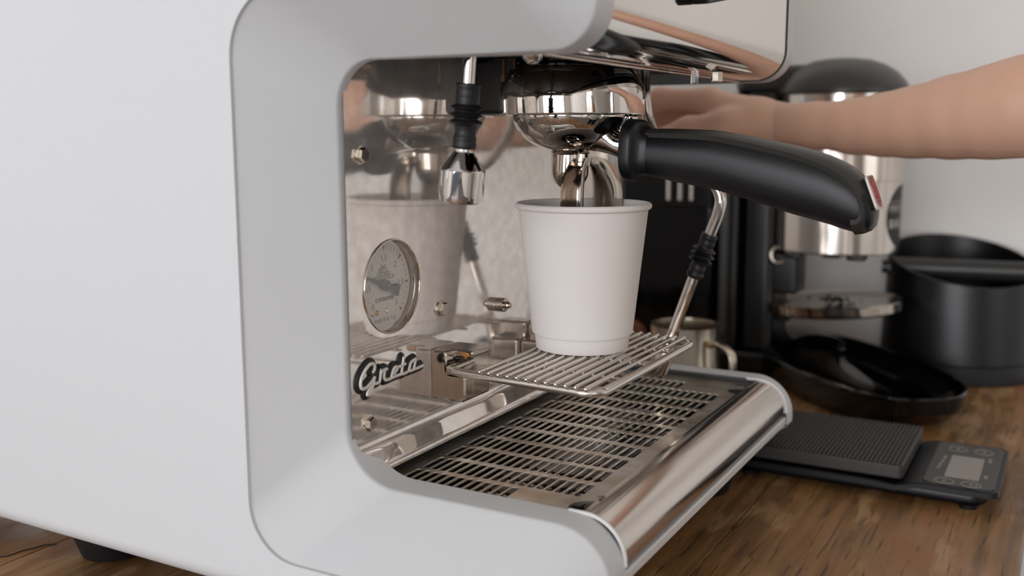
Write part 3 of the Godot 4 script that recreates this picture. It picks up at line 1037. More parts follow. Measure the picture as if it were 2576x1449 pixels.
func group(t: Node3D) -> void:
	var gr := Node3D.new()
	gr.name = "group_head"
	t.add_child(gr, true)
	gr.position = Vector3(-0.2723, 0.30, -0.5624) - t.position
	var o := Transform3D(Basis(), Vector3(-0.2723, 0, -0.5624))
	var g := Geo.new()
	var prof := [Vector2(0.0350, 0.2720), Vector2(0.0440, 0.2702), Vector2(0.0449, 0.2704), Vector2(0.0452, 0.2712), Vector2(0.0452, 0.2790)]
	for k in 15:
		var a := PI / 2 * k / 14
		prof.append(Vector2(0.0292 + 0.0160 * cos(a), 0.2790 + 0.0235 * sin(a)))
	prof.append(Vector2(0.022, 0.3042))
	g.lathe(prof, 96, o)
	put("bell", g, M.chrome, gr, 30)
	g = Geo.new()
	g.lathe([Vector2(0, 0.2712), Vector2(0.0345, 0.2712), Vector2(0.0345, 0.276), Vector2(0, 0.276)], 48, o)
	put("gasket", g, M.black_hole, gr)
	g = Geo.new()
	g.rbox(Vector3(0.034, 0.033, 0.064), 0.005, 0.003, Transform3D(Basis(), Vector3(-0.3055, 0.2872, -0.5624)))
	put("casting", g, M.black_satin, gr)
	g = Geo.new()
	g.lathe([Vector2(0.030, 0.300), Vector2(0.052, 0.3015), Vector2(0.052, 0.304)], 64, o)
	put("collar_ring", g, M.black_gloss, gr)
	# water drops hang under the front rail: none needed

func wand(t: Node3D) -> void:
	# near wand with its wide milk nozzle
	var wd := Node3D.new()
	wd.name = "steam_wand"
	t.add_child(wd, true)
	wd.position = Vector3(-0.27, 0.30, -0.437) - t.position
	var a := Vector3(-0.2660, 0.306, -0.437)
	var b := Vector3(-0.2739, 0.2195, -0.437)
	var at := func(y: float) -> Vector3: return a.lerp(b, (a.y - y) / (a.y - b.y))
	var g := Geo.new()
	g.tube([at.call(0.306), at.call(0.24)], 0.0034, 20)
	put("pipe", g, M.chrome, wd)
	g = Geo.new()
	g.lathe([Vector2(0.004, 0), Vector2(0.012, 0.0004), Vector2(0.0125, 0.002), Vector2(0.012, 0.004)], 32, Transform3D(Basis(), at.call(0.3005) + Vector3(0, -0.001, 0)), true)
	put("washer", g, M.chrome, wd)
	put("rubber_grip", bellows(at.call(0.2842), at.call(0.2520), 0.0063, [Vector3(0.04, 0.0004, 0.05), Vector3(0.17, 0.0003, 0.04), Vector3(0.27, 0.0002, 0.03), Vector3(0.37, 0.0024, 0.030), Vector3(0.48, 0.0025, 0.030), Vector3(0.59, 0.0027, 0.030), Vector3(0.74, -0.0006, 0.07), Vector3(0.84, 0.0003, 0.03), Vector3(0.95, 0.0003, 0.04)]), M.rubber, wd, 50)
	g = Geo.new()
	g.lathe([Vector2(0.0042, 0.0), Vector2(0.0048, -0.0004), Vector2(0.0051, -0.0024), Vector2(0.0054, -0.0030), Vector2(0.0107, -0.0106), Vector2(0.0113, -0.0112), Vector2(0.0118, -0.0122), Vector2(0.0116, -0.0240), Vector2(0.0108, -0.0278), Vector2(0.0092, -0.0286), Vector2(0.0082, -0.0278), Vector2(0.0082, -0.018), Vector2(0, -0.018)], 48, ax(at.call(0.2532), a - b))
	put("milk_nozzle", g, M.chrome, wd, 25)
	# far wand, bent, with a plain tip
	wd = Node3D.new()
	wd.name = "steam_wand_001"
	t.add_child(wd, true)
	wd.position = Vector3(-0.25, 0.30, -0.68) - t.position
	var z := -0.68
	var p := smooth([Vector3(-0.272, 0.308, z), Vector3(-0.268, 0.268, z), Vector3(-0.250, 0.2400, z), Vector3(-0.2278, 0.2290, z), Vector3(-0.2180, 0.2235, z), Vector3(-0.2138, 0.2140, z), Vector3(-0.2155, 0.2035, z), Vector3(-0.2196, 0.1921, z), Vector3(-0.2318, 0.1580, z), Vector3(-0.2470, 0.1140, z)], 6)
	g = Geo.new()
	g.tube(p, 0.0040, 18)
	put("pipe", g, M.chrome, wd, 60)
	g = Geo.new()
	var d := (Vector3(-0.247, 0.114, z) - Vector3(-0.2318, 0.158, z)).normalized()
	g.lathe([Vector2(0.0040, -0.006), Vector2(0.0043, 0.0), Vector2(0.0058, 0.010), Vector2(0.0062, 0.018), Vector2(0.0060, 0.027), Vector2(0.0046, 0.0318), Vector2(0.002, 0.0325), Vector2(0, 0.0325)], 24, ax(Vector3(-0.247, 0.114, z), d))
	put("tip", g, M.worn_chrome, wd)
	put("rubber_grip", bellows(Vector3(-0.2205, 0.1895, z), Vector3(-0.2315, 0.1585, z), 0.0058, [Vector3(0.06, 0.0005, 0.05), Vector3(0.2, 0.0004, 0.05), Vector3(0.36, 0.0030, 0.035), Vector3(0.48, 0.0034, 0.035), Vector3(0.60, 0.0032, 0.035), Vector3(0.78, 0.0004, 0.05), Vector3(0.93, 0.0008, 0.05)]), M.rubber, wd, 50)

# ---------------------------------------------------------------- portafilter
func oval(c: Vector3, hy: float, hz: float, e := 2.0, n := 40, slant := 0.0) -> PackedVector3Array:
	var r := PackedVector3Array()
	for k in n:
		var a := TAU * k / n
		var y := signf(sin(a)) * pow(absf(sin(a)), 2.0 / e) * hy
		r.append(c + Vector3(slant * y, y, signf(cos(a)) * pow(absf(cos(a)), 2.0 / e) * hz))
	return r

func portafilter() -> void:
	var bx := -0.2723
	var bz := -0.5624
	var t := thing("portafilter", "chrome portafilter with a thick black handle locked under the machine's group head", "portafilter", Vector3(bx, 0.25, bz))
	var o := Transform3D(Basis(), Vector3(bx, 0, bz))
	var g := Geo.new()
	g.lathe([Vector2(0.030, 0.2716), Vector2(0.0350, 0.2712), Vector2(0.0356, 0.2702), Vector2(0.0352, 0.2676), Vector2(0.0338, 0.2640), Vector2(0.0311, 0.2597), Vector2(0.0275, 0.2561), Vector2(0.0232, 0.2531), Vector2(0.0180, 0.2508), Vector2(0.0130, 0.2494), Vector2(0.0112, 0.2487), Vector2(0, 0.2487)], 72, o)
	put("bowl", g, M.chrome, t, 40)
	g = Geo.new()
	g.lathe([Vector2(0.0080, 0.2492), Vector2(0.0112, 0.2488), Vector2(0.0119, 0.2478), Vector2(0.0112, 0.2466), Vector2(0.0085, 0.2462)], 40, o)
	put("spout_nut", g, M.worn_chrome, t, 40)
	# neck between bowl and handle
	g = Geo.new()
	var rows := []
	for q in [[0.012, 0.2700, 0.2492, 0.0135], [0.022, 0.2700, 0.2480, 0.0122], [0.0262, 0.2690, 0.2470, 0.0112], [0.0285, 0.2660, 0.2464, 0.0106], [0.0305, 0.2625, 0.2458, 0.0101], [0.0330, 0.2603, 0.2449, 0.0095], [0.0365, 0.2597, 0.2437, 0.0089], [0.0400, 0.2597, 0.2427, 0.0086], [0.047, 0.2590, 0.2418, 0.0085]]:
		rows.append(oval(Vector3(bx + q[0], (q[1] + q[2]) / 2, bz), (q[1] - q[2]) / 2, q[3], 2.3))
	g.loft(rows, true, true, true)
	g.prism(closed_rounded([Vector2(bx + 0.024, 0.2701), Vector2(bx + 0.0392, 0.2701), Vector2(bx + 0.0355, 0.2590), Vector2(bx + 0.029, 0.2560)], 0.0012, 3), bz - 0.014, bz - 0.003, 0.0008)
	put("neck", g, M.chrome, t, 50)
	# spout body with two open runners
	var sp := Node3D.new()
	sp.name = "double_spout"
	t.add_child(sp, true)
	sp.position = Vector3(bx, 0.235, bz) - t.position
	g = Geo.new()
	var prof := [Vector2(0, 0.2470), Vector2(0.0100, 0.2470), Vector2(0.0112, 0.2466), Vector2(0.0114, 0.2455), Vector2(0.0114, 0.2365)]
	for k in 9:
		var a := PI / 2 * k / 8
		prof.append(Vector2(0.0114 * cos(a), 0.2365 - 0.0118 * sin(a)))
	g.lathe(prof, 40, o)
	put("spout_body", g, M.worn_chrome, sp, 40)
	for e in 2:
		var outr := []
		g = Geo.new()
		# near runner opens towards the camera side, far runner away from it
		var dir: Vector3 = [Vector3(0.0, 0, 1), Vector3(0.12, 0, -1).normalized()][e]
		var across := dir.cross(Vector3.UP)
		var c0 := Vector3(bx + 0.0118, 0, bz)
		var reach: float = [0.0165, 0.0185][e]
		var drop: float = [0.0300, 0.0325][e]
		for k in 17:
			var u := k / 16.0
			var a := minf(u * 1.25, 1.0) * PI * 0.5
			var spine: Vector3 = c0 + dir * (0.0005 + reach * sin(a)) + Vector3(0, 0.2425 - drop * 0.72 * (1.0 - cos(a)) - drop * 0.6 * maxf(u - 0.8, 0.0) * 2.0, 0)
			var tn := (dir * reach * cos(a) + Vector3(0, -drop * 0.72 * sin(a) - 0.0008, 0)).normalized()
			var nrm := across.cross(tn).normalized()      # towards the open side
			var hw: float = lerpf(0.0030, [0.0066, 0.0098][e], smoothstep(0.0, 0.75, u))
			var dp: float = lerpf(0.0050, 0.0125, smoothstep(0.0, 0.45, u))
			var ro := PackedVector3Array()
			for j in 13:
				var b := PI * j / 12.0
				ro.append(spine + across * cos(b) * hw + nrm * (dp * (0.55 - sin(b))))
			for j in 13:
				var b := PI * (12 - j) / 12.0
				ro.append(spine + across * cos(b) * (hw - 0.0010) + nrm * (dp * 0.55 - sin(b) * (dp - 0.0010)))
			outr.append(ro)
		g.loft(outr, true, true, true)
		put("runner", g, M.worn_chrome, sp, 40)
	g = Geo.new()
	g.lathe([Vector2(0.0035, 0.2475), Vector2(0.0042, 0.2470), Vector2(0.0042, 0.2425), Vector2(0.0048, 0.2420), Vector2(0.0048, 0.2400), Vector2(0.003, 0.2395)], 20, Transform3D(Basis(), Vector3(bx + 0.0098, 0, bz + 0.0035)), true)
	put("bridge_screw", g, M.bolt_steel, sp, 30)
	# handle
	var h := Node3D.new()
	h.name = "handle"
	t.add_child(h, true)
	h.position = Vector3(bx + 0.11, 0.24, bz) - t.position
	g = Geo.new()
	rows = []
	for q in [[0.0385, 0.0140, 0.0150], [0.0392, 0.0168, 0.0175], [0.0405, 0.0180, 0.0187], [0.0450, 0.0182, 0.0189], [0.0466, 0.0176, 0.0183], [0.0475, 0.0162, 0.0168], [0.0490, 0.0146, 0.0150], [0.0515, 0.0136, 0.0140], [0.0545, 0.0134, 0.0138]]:
		rows.append(oval(Vector3(bx + q[0], 0.2500 - (q[0] - 0.0385) * 0.12, bz), q[1], q[2], 3.0, 48, 0.03))
	g.loft(rows, true, true, true)
	put("guard", g, M.black_plastic, h, 50)
	g = Geo.new()
	rows = []
	var sec := [[0.050, 0.2612, 0.2352, 0.0138], [0.068, 0.2608, 0.2314, 0.0140], [0.091, 0.2598, 0.2278, 0.0143], [0.103, 0.2580, 0.2248, 0.0145], [0.114, 0.2560, 0.2218, 0.0147], [0.126, 0.2537, 0.2184, 0.0149], [0.137, 0.2513, 0.2152, 0.0150], [0.148, 0.2484, 0.2126, 0.0151], [0.156, 0.2458, 0.2106, 0.0151], [0.1625, 0.2428, 0.2086, 0.0150], [0.168, 0.2398, 0.2072, 0.0147], [0.1725, 0.2360, 0.2064, 0.0142], [0.1760, 0.2315, 0.2066, 0.0134], [0.1785, 0.2265, 0.2076, 0.0120], [0.1802, 0.2215, 0.2096, 0.0098], [0.1810, 0.2175, 0.2125, 0.006]]
	for q in sec: rows.append(oval(Vector3(bx + q[0], (q[1] + q[2]) / 2, bz), (q[1] - q[2]) / 2, q[3], 2.35, 48))
	g.loft(rows, true, true, true)
	put("grip", g, M.black_plastic, h, 60)
	# the cap strip along the top and round the end
	g = Geo.new()
	rows = []
	var path := []
	for q in [[0.0530, 0.2608], [0.068, 0.2607], [0.091, 0.2597], [0.114, 0.2560], [0.137, 0.2513], [0.152, 0.2473], [0.162, 0.2433], [0.1695, 0.2388], [0.1748, 0.2330], [0.1783, 0.2265], [0.1803, 0.2200], [0.1800, 0.2130], [0.1765, 0.2080], [0.171, 0.2066]]: path.append(Vector3(bx + q[0], q[1], bz))
	path = smooth(path, 4)
	for i in path.size():
		var d: Vector3 = (path[mini(i + 1, path.size() - 1)] - path[maxi(i - 1, 0)]).normalized()
		var nn := Vector3(-d.y, d.x, 0)
		var u := float(i) / (path.size() - 1)
		var w := lerpf(0.0118, 0.0142, smoothstep(0.0, 0.6, u))
		var sag := lerpf(0.0026, 0.0062, smoothstep(0.1, 0.65, u))
		var row := PackedVector3Array()
		for k in 17:
			var s := -1.0 + 2.0 * k / 16.0
			row.append(path[i] + Vector3(0, 0, -s * w) + nn * (0.0012 - sag * pow(absf(s), 2.6)))
		row.append(path[i] + Vector3(0, 0, -w * 0.9) - nn * (sag + 0.002))
		row.append(path[i] + Vector3(0, 0, w * 0.9) - nn * (sag + 0.002))
		rows.append(row)
	g.loft(rows, true, true, true)
	var cap := put("cap_strip", g, M.handle_cap, h, 40)
	# maker's badge on the end
	var bn := Node3D.new()
	bn.name = "badge"
	h.add_child(bn, true)
	var nrm := Vector3(0.93, 0.36, 0).normalized()
	var upv := Vector3(-nrm.y, nrm.x, 0)
	var bt := Transform3D(Basis(Vector3(0, 0, -1), upv, nrm), Vector3(bx + 0.1776, 0.2268, bz) + nrm * 0.0012)
	for q in [["badge_white", [Vector2(-0.0095, -0.0088), Vector2(0.0095, -0.0088), Vector2(0.0095, 0.0102), Vector2(-0.0095, 0.0102)], 0.0025, 0.0, 0.0012], ["badge_grey", [Vector2(-0.0070, 0.0042), Vector2(0.0078, 0.0042), Vector2(0.0078, 0.0096), Vector2(-0.0070, 0.0096)], 0.0010, 0.0010, 0.0014]]:
		g = Geo.new()
		g.prism(closed_rounded(q[1], q[2], 5), q[3], q[4], 0.0001, bt)
		put("badge_ground" if q[3] == 0.0 else "badge_field", g, M[q[0]], h)
	g = Geo.new()
	var ring := PackedVector2Array()
	for k in 17: ring.append(Vector2(0.0006, -0.0010) + Vector2.from_angle(PI + PI * k / 16) * 0.0064)
	ring.append(Vector2(0.0070, 0.0042))
	ring.append(Vector2(0.0050, 0.0042))
	for k in 17: ring.append(Vector2(0.0006, -0.0010) + Vector2.from_angle(TAU - PI * k / 16) * 0.0044)
	ring.append(Vector2(-0.0038, 0.0042))
	ring.append(Vector2(-0.0058, 0.0042))
	g.prism(ring, 0.0012, 0.0016, 0.0, bt)
	put("badge_mark", g, M.badge_pink, h)
	g = Geo.new()
	var mk := PackedVector2Array()
	for k in 13: mk.append(Vector2(0.0006, 0.0044) + Vector2.from_angle(PI * k / 12) * 0.0046)
	mk.append(Vector2(-0.0016, 0.0040))
	for k in 9: mk.append(Vector2(0.0006, -0.0010) + Vector2.from_angle(PI + PI * k / 8) * 0.0022)
	mk.append(Vector2(0.0028, 0.0040))
	g.prism(mk, 0.0012, 0.0017, 0.0, bt)
	put("badge_mark", g, M.badge_red, h)
	bn.free()

# ---------------------------------------------------------------- the paper cup
func cup() -> void:
	var x := -0.2590
	var z := -0.5535
	var t := thing("paper_cup", "plain white paper coffee cup standing on the wire rack under the spouts", "cup", Vector3(x, 0.1296, z))
	var o := Transform3D(Basis(), Vector3(x, 0, z))
	var g := Geo.new()
	g.lathe([Vector2(0.0286, 0.1385), Vector2(0.0302, 0.1388), Vector2(0.0309, 0.1398), Vector2(0.0391, 0.2145), Vector2(0.0391, 0.2160), Vector2(0.0378, 0.2160)], 80, o)
	put("sleeve", g, M.paper, t, 30)
	g = Geo.new()
	var prof := []
	for k in 13:
		var a := PI * 1.15 - TAU * 0.86 * k / 12
		prof.append(Vector2(0.0396 + 0.0016 * cos(a), 0.2164 + 0.0020 * sin(a)))
	g.lathe(prof, 80, o)
	put("rolled_rim", g, M.paper, t, 60)
	g = Geo.new()
	g.lathe([Vector2(0.0384, 0.2168), Vector2(0.0378, 0.2150), Vector2(0.0280, 0.1340), Vector2(0, 0.1340)], 80, o)
	put("inner_wall", g, M.paper, t, 30)
	g = Geo.new()
	g.lathe([Vector2(0.0262, 0.1335), Vector2(0.0268, 0.1298), Vector2(0.0278, 0.1296), Vector2(0.0283, 0.1300), Vector2(0.0292, 0.1390)], 80, o)
	put("base_ring", g, M.paper, t, 30)
	g = Geo.new()
	g.lathe([Vector2(0, 0.158), Vector2(0.0306, 0.158)], 64, o)
	tag(put("coffee", g, M.coffee_water), "dark coffee at the bottom of the paper cup on the rack", "coffee")

# ---------------------------------------------------------------- behind the machine
func grinder() -> void:
	var cx := -0.2155
	var cz := -1.08
	var t := thing("coffee_grinder", "black and steel coffee grinder with a domed lid behind the barista's arm", "grinder", Vector3(cx - 0.03, 0, cz))
	var o := Transform3D(Basis(), Vector3(cx, 0, cz))
	var g := Geo.new()
	g.lathe([Vector2(0, 0.1385), Vector2(0.060, 0.1385), Vector2(0.0620, 0.1395), Vector2(0.0624, 0.1410), Vector2(0.0624, 0.2112), Vector2(0.0618, 0.2116), Vector2(0.0618, 0.2122), Vector2(0.0624, 0.2126), Vector2(0.0624, 0.297), Vector2(0, 0.297)], 72, o)
	put("steel_body", g, M.sheet_steel, t, 30)
	g = Geo.new()
	g.lathe([Vector2(0.058, 0.2975), Vector2(0.0646, 0.2965), Vector2(0.0658, 0.2985), Vector2(0.0652, 0.3030), Vector2(0.0608, 0.3105), Vector2(0.0530, 0.3190), Vector2(0.0420, 0.3262), Vector2(0.0285, 0.3312), Vector2(0.0138, 0.3332), Vector2(0, 0.3338)], 64, o)
	g.rbox(Vector3(0.085, 0.030, 0.060), 0.014, 0.010, Transform3D(Basis(), Vector3(cx - 0.062, 0.3125, cz)))
	put("lid", g, M.lid_black, t, 40)
	g = Geo.new()
	g.rbox(Vector3(0.034, 0.270, 0.074), 0.010, 0.004, Transform3D(Basis(), Vector3(-0.2870, 0.165, cz)))
	g.rbox(Vector3(0.012, 0.270, 0.084), 0.004, 0.004, Transform3D(Basis(), Vector3(-0.3130, 0.165, cz)))
	g.rbox(Vector3(0.030, 0.044, 0.040), 0.005, 0.004, Transform3D(Basis(), Vector3(-0.2610, 0.114, cz + 0.01)))
	put("column", g, M.black_satin, t, 40)
	g = Geo.new()
	for q in [[-0.030, 0.02], [0.004, 0.0], [0.030, 0.012]]:
		g.rbox(Vector3(0.018, 0.006, 0.02), 0.003, 0.002, Transform3D(Basis(), Vector3(cx + q[0], 0.1365, cz + q[1] + 0.03)), 2)
	put("chute", g, M.black_satin, t)
	g = Geo.new()
	var hk := []
	for k in 9: hk.append(Vector3(-0.2640 + 0.0085 * cos(PI * 0.6 + PI * 1.1 * k / 8), 0.1335 + 0.0085 * sin(PI * 0.6 + PI * 1.1 * k / 8), cz + 0.036))
	g.tube(hk, 0.0022, 10)
	put("clip", g, M.bolt_steel, t, 60)
	# label printed round the steel body
	g = Geo.new()
	var rows := []
	for i in 25:
		var yy := -0.0325 + 0.065 * i / 24.0
		var half := sqrt(maxf(0.0325 * 0.0325 - yy * yy, 0.0)) / 0.0626
		var row := PackedVector3Array()
		for j in 17:
			var a := -half + 2 * half * j / 16.0 
			row.append(o * Vector3(cos(a) * 0.0626, 0.1760 + yy, sin(a) * 0.0626))
		rows.append(row)
	g.loft(rows, false)
	g.facing(0, Vector3(cx, 0.176, cz), true)
	var lb := put("round_label", g, M.label_black, t, 60)
	g = Geo.new()
	for q in [["PROFESSIONAL", 0.0066, 0.1852, 0.0048], ["BARISTA", 0.0118, 0.1690, 0.0082]]:
		for i in q[0].length():
			var a: float = ((q[0].length() - 1) / 2.0 - i) * q[3] / 0.0627
			var n := Vector3(cos(a), 0, sin(a))
			letters(g, q[0][i], q[1], Transform3D(Basis(Vector3(n.z, 0, -n.x), Vector3.UP, n), o * Vector3(n.x * 0.0627, q[2], n.z * 0.0627)), true)
	for yy in [0.1815, 0.1905]:
		var row2 := []
		for e in 2:
			var r := PackedVector3Array()
			for j in 17:
				var a := -0.46 + 0.92 * j / 16.0
				r.append(o * Vector3(cos(a) * 0.0627, yy + e * 0.0006, sin(a) * 0.0627))
			row2.append(r)
		g.loft(row2, false)
	put("label_lettering", g, M.lettering_white, lb, 30)
	# ring that catches the grounds
	g = Geo.new()
	g.lathe([Vector2(0, 0.0705), Vector2(0.050, 0.0690), Vector2(0.0640, 0.0690), Vector2(0.0672, 0.0715), Vector2(0.0680, 0.0800), Vector2(0.0668, 0.0808), Vector2(0.0655, 0.0800), Vector2(0.060, 0.0775), Vector2(0.030, 0.0765), Vector2(0, 0.0765)], 64, Transform3D(Basis(Vector3.BACK, 0.06) * Basis(), Vector3(-0.2085, 0.0055, cz)))
	put("catch_ring", g, M.worn_chrome, t, 40)
	g = Geo.new()
	g.rbox(Vector3(0.030, 0.020, 0.030), 0.004, 0.003, Transform3D(Basis(), Vector3(-0.272, 0.070, cz)))
	put("ring_arm", g, M.black_satin, t)
	# glossy base that runs out into a long tray, turned towards the counter's front corner
	g = Geo.new()
	var along := Vector3(0.634, 0, 0.773)
	var bt := Transform3D(Basis(along * 0.158, Vector3.UP, Vector3(0.773, 0, -0.634) * 0.070), Vector3(-0.1930, 0, -1.0400))
	var ell := func(a: float, r: float, y: float) -> Vector3:
		var c := cos(a)
		var s := sin(a)
		return bt * Vector3(signf(c) * pow(absf(c), 0.76) * r, y, signf(s) * pow(absf(s), 0.76) * r)
	rows = []
	for q in [[0.0, 0.003], [0.80, 0.003], [0.91, 0.006], [0.985, 0.016], [1.0, 0.0300], [0.992, 0.0318], [0.975, 0.0308], [0.955, 0.020], [0.88, 0.0105], [0.0, 0.0095]]:
		var row := PackedVector3Array()
		for j in 88: row.append(ell.call(TAU * j / 88.0, q[0], q[1]))
		rows.append(row)
	g.loft(rows)
	put("tray", g, M.black_gloss, t, 40)
	g = Geo.new()
	rows = []
	for i in 11:
		var u := i / 10.0
		var row := PackedVector3Array()
		for j in 41:
			var a := PI * 0.95 + PI * 0.93 * j / 40.0
			var lift := 0.020 * pow(1.0 - u * u, 0.5) * smoothstep(1.15, 0.0, j / 40.0)
			row.append(ell.call(a, 0.985 * u, 0.0305 + lift))
		rows.append(row)
	var f0 := g.v.size()
	g.loft(rows, false)
	g.up(f0)
	f0 = g.v.size()
	for j in [0, 40]:
		for i in 10:
			var p: Vector3 = rows[i][j]
			var q: Vector3 = rows[i + 1][j]
			g.quad(p, q, Vector3(q.x, 0.009, q.z), Vector3(p.x, 0.009, p.z))
	g.facing(f0, Vector3(-0.10, 0.03, -1.20))
	put("deck", g, M.black_gloss, t, 45)
	g = Geo.new()
	g.rbox(Vector3(0.100, 0.030, 0.110), 0.02, 0.006, Transform3D(Basis(), Vector3(-0.2950, 0.0155, cz - 0.005)))
	put("base_block", g, M.black_gloss, t, 40)
	g = Geo.new()
	var rng := RandomNumberGenerator.new()
	rng.seed = 7
	for i in 60:
		var c := Vector3(-0.213 + rng.randfn() * 0.008, 0.0842 + rng.randf() * 0.003, cz + rng.randfn() * 0.008)
		var s := 0.0007 + rng.randf() * 0.0012
		g.lathe([Vector2(0, -s), Vector2(s, 0), Vector2(0, s)], 5, Transform3D(Basis(), c))
	var gr := put("coffee_grounds", g, M.grounds)
	gr.set_meta("kind", "stuff")
	tag(gr, "little heap of dark coffee grounds on the grinder's steel ring", "coffee grounds")

func dark_box() -> void:
	var t := thing("brewer", "tall glossy black appliance standing left of the coffee grinder's column", "appliance", Vector3(-0.42, 0, -1.16))
	var g := Geo.new()
	g.rbox(Vector3(0.120, 0.262, 0.14), 0.014, 0.008, Transform3D(Basis(Vector3.UP, 0.12), Vector3(-0.415, 0.139, -1.165)))
	put("body", g, M.black_gloss, t, 40)
	g = Geo.new()
	g.rbox(Vector3(0.128, 0.010, 0.148), 0.014, 0.003, Transform3D(Basis(Vector3.UP, 0.12), Vector3(-0.415, 0.005, -1.165)))
	put("foot_plate", g, M.black_satin, t)
	g = Geo.new()
	g.rbox(Vector3(0.102, 0.060, 0.004), 0.0019, 0.0015, Transform3D(Basis(Vector3.UP, 0.12), Vector3(-0.4075, 0.206, -1.0945)))
	put("front_plate", g, M.black_satin, t)
	for k in 3:
		g = Geo.new()
		g.tube([Vector3(-0.4030 + 0.013 * k, 0.184, -1.0895 - 0.0016 * k), Vector3(-0.4030 + 0.013 * k, 0.222, -1.0895 - 0.0016 * k)], 0.003, 12)
		put("steel_bar", g, M.chrome, t, 60)

func knock_box() -> void:
	var cx := -0.102
	var cz := -1.185
	var t := thing("knock_box", "round black knock box with a rubber bar across its slanted mouth", "knock box", Vector3(cx, 0, cz))
	var g := Geo.new()
	var n := 80
	var rows := []
	var top := func(a: float) -> float: return 0.1225 + 0.0205 * cos(a - deg_to_rad(238.0))
	for q in [[0.0768, 0.020, 0.0], [0.0790, 0.022, 0.0], [0.0750, 0.0, 1.0], [0.0742, 0.0006, 1.0], [0.0728, 0.0006, 1.0], [0.0720, 0.0, 1.0], [0.0740, 0.026, 0.0], [0.0, 0.024, 0.0]]:
		var row := PackedVector3Array()
		for j in n:
			var a := TAU * j / n
			var y: float = top.call(a) + q[1] if q[2] > 0.0 else q[1]
			row.append(Vector3(cx + cos(a) * q[0], y, cz + sin(a) * q[0]))
		rows.append(row)
	g.loft(rows)
	put("bin", g, M.knock_black, t, 40)
	g = Geo.new()
	g.lathe([Vector2(0, 0.0), Vector2(0.0765, 0.0), Vector2(0.0785, 0.002), Vector2(0.0785, 0.020), Vector2(0.0765, 0.022), Vector2(0, 0.022)], 72, Transform3D(Basis(), Vector3(cx, 0, cz)))
	put("rubber_foot", g, M.rubber, t)
	g = Geo.new()
	var d := Vector3(0.93, 0, -0.12).normalized()
	var c := Vector3(cx, 0.1135, cz + 0.012)
	g.tube([c - d * 0.0745, c - d * 0.0735, c + d * 0.0735, c + d * 0.0745], [0.0095, 0.0108, 0.0108, 0.0095], 28)
	put("knock_bar", g, M.handle_cap, t, 50)
	g = Geo.new()
	g.tube([c - d * 0.0722, c - d * 0.0795], 0.0075, 20)
	put("bar_cap", g, M.black_satin, t, 50)

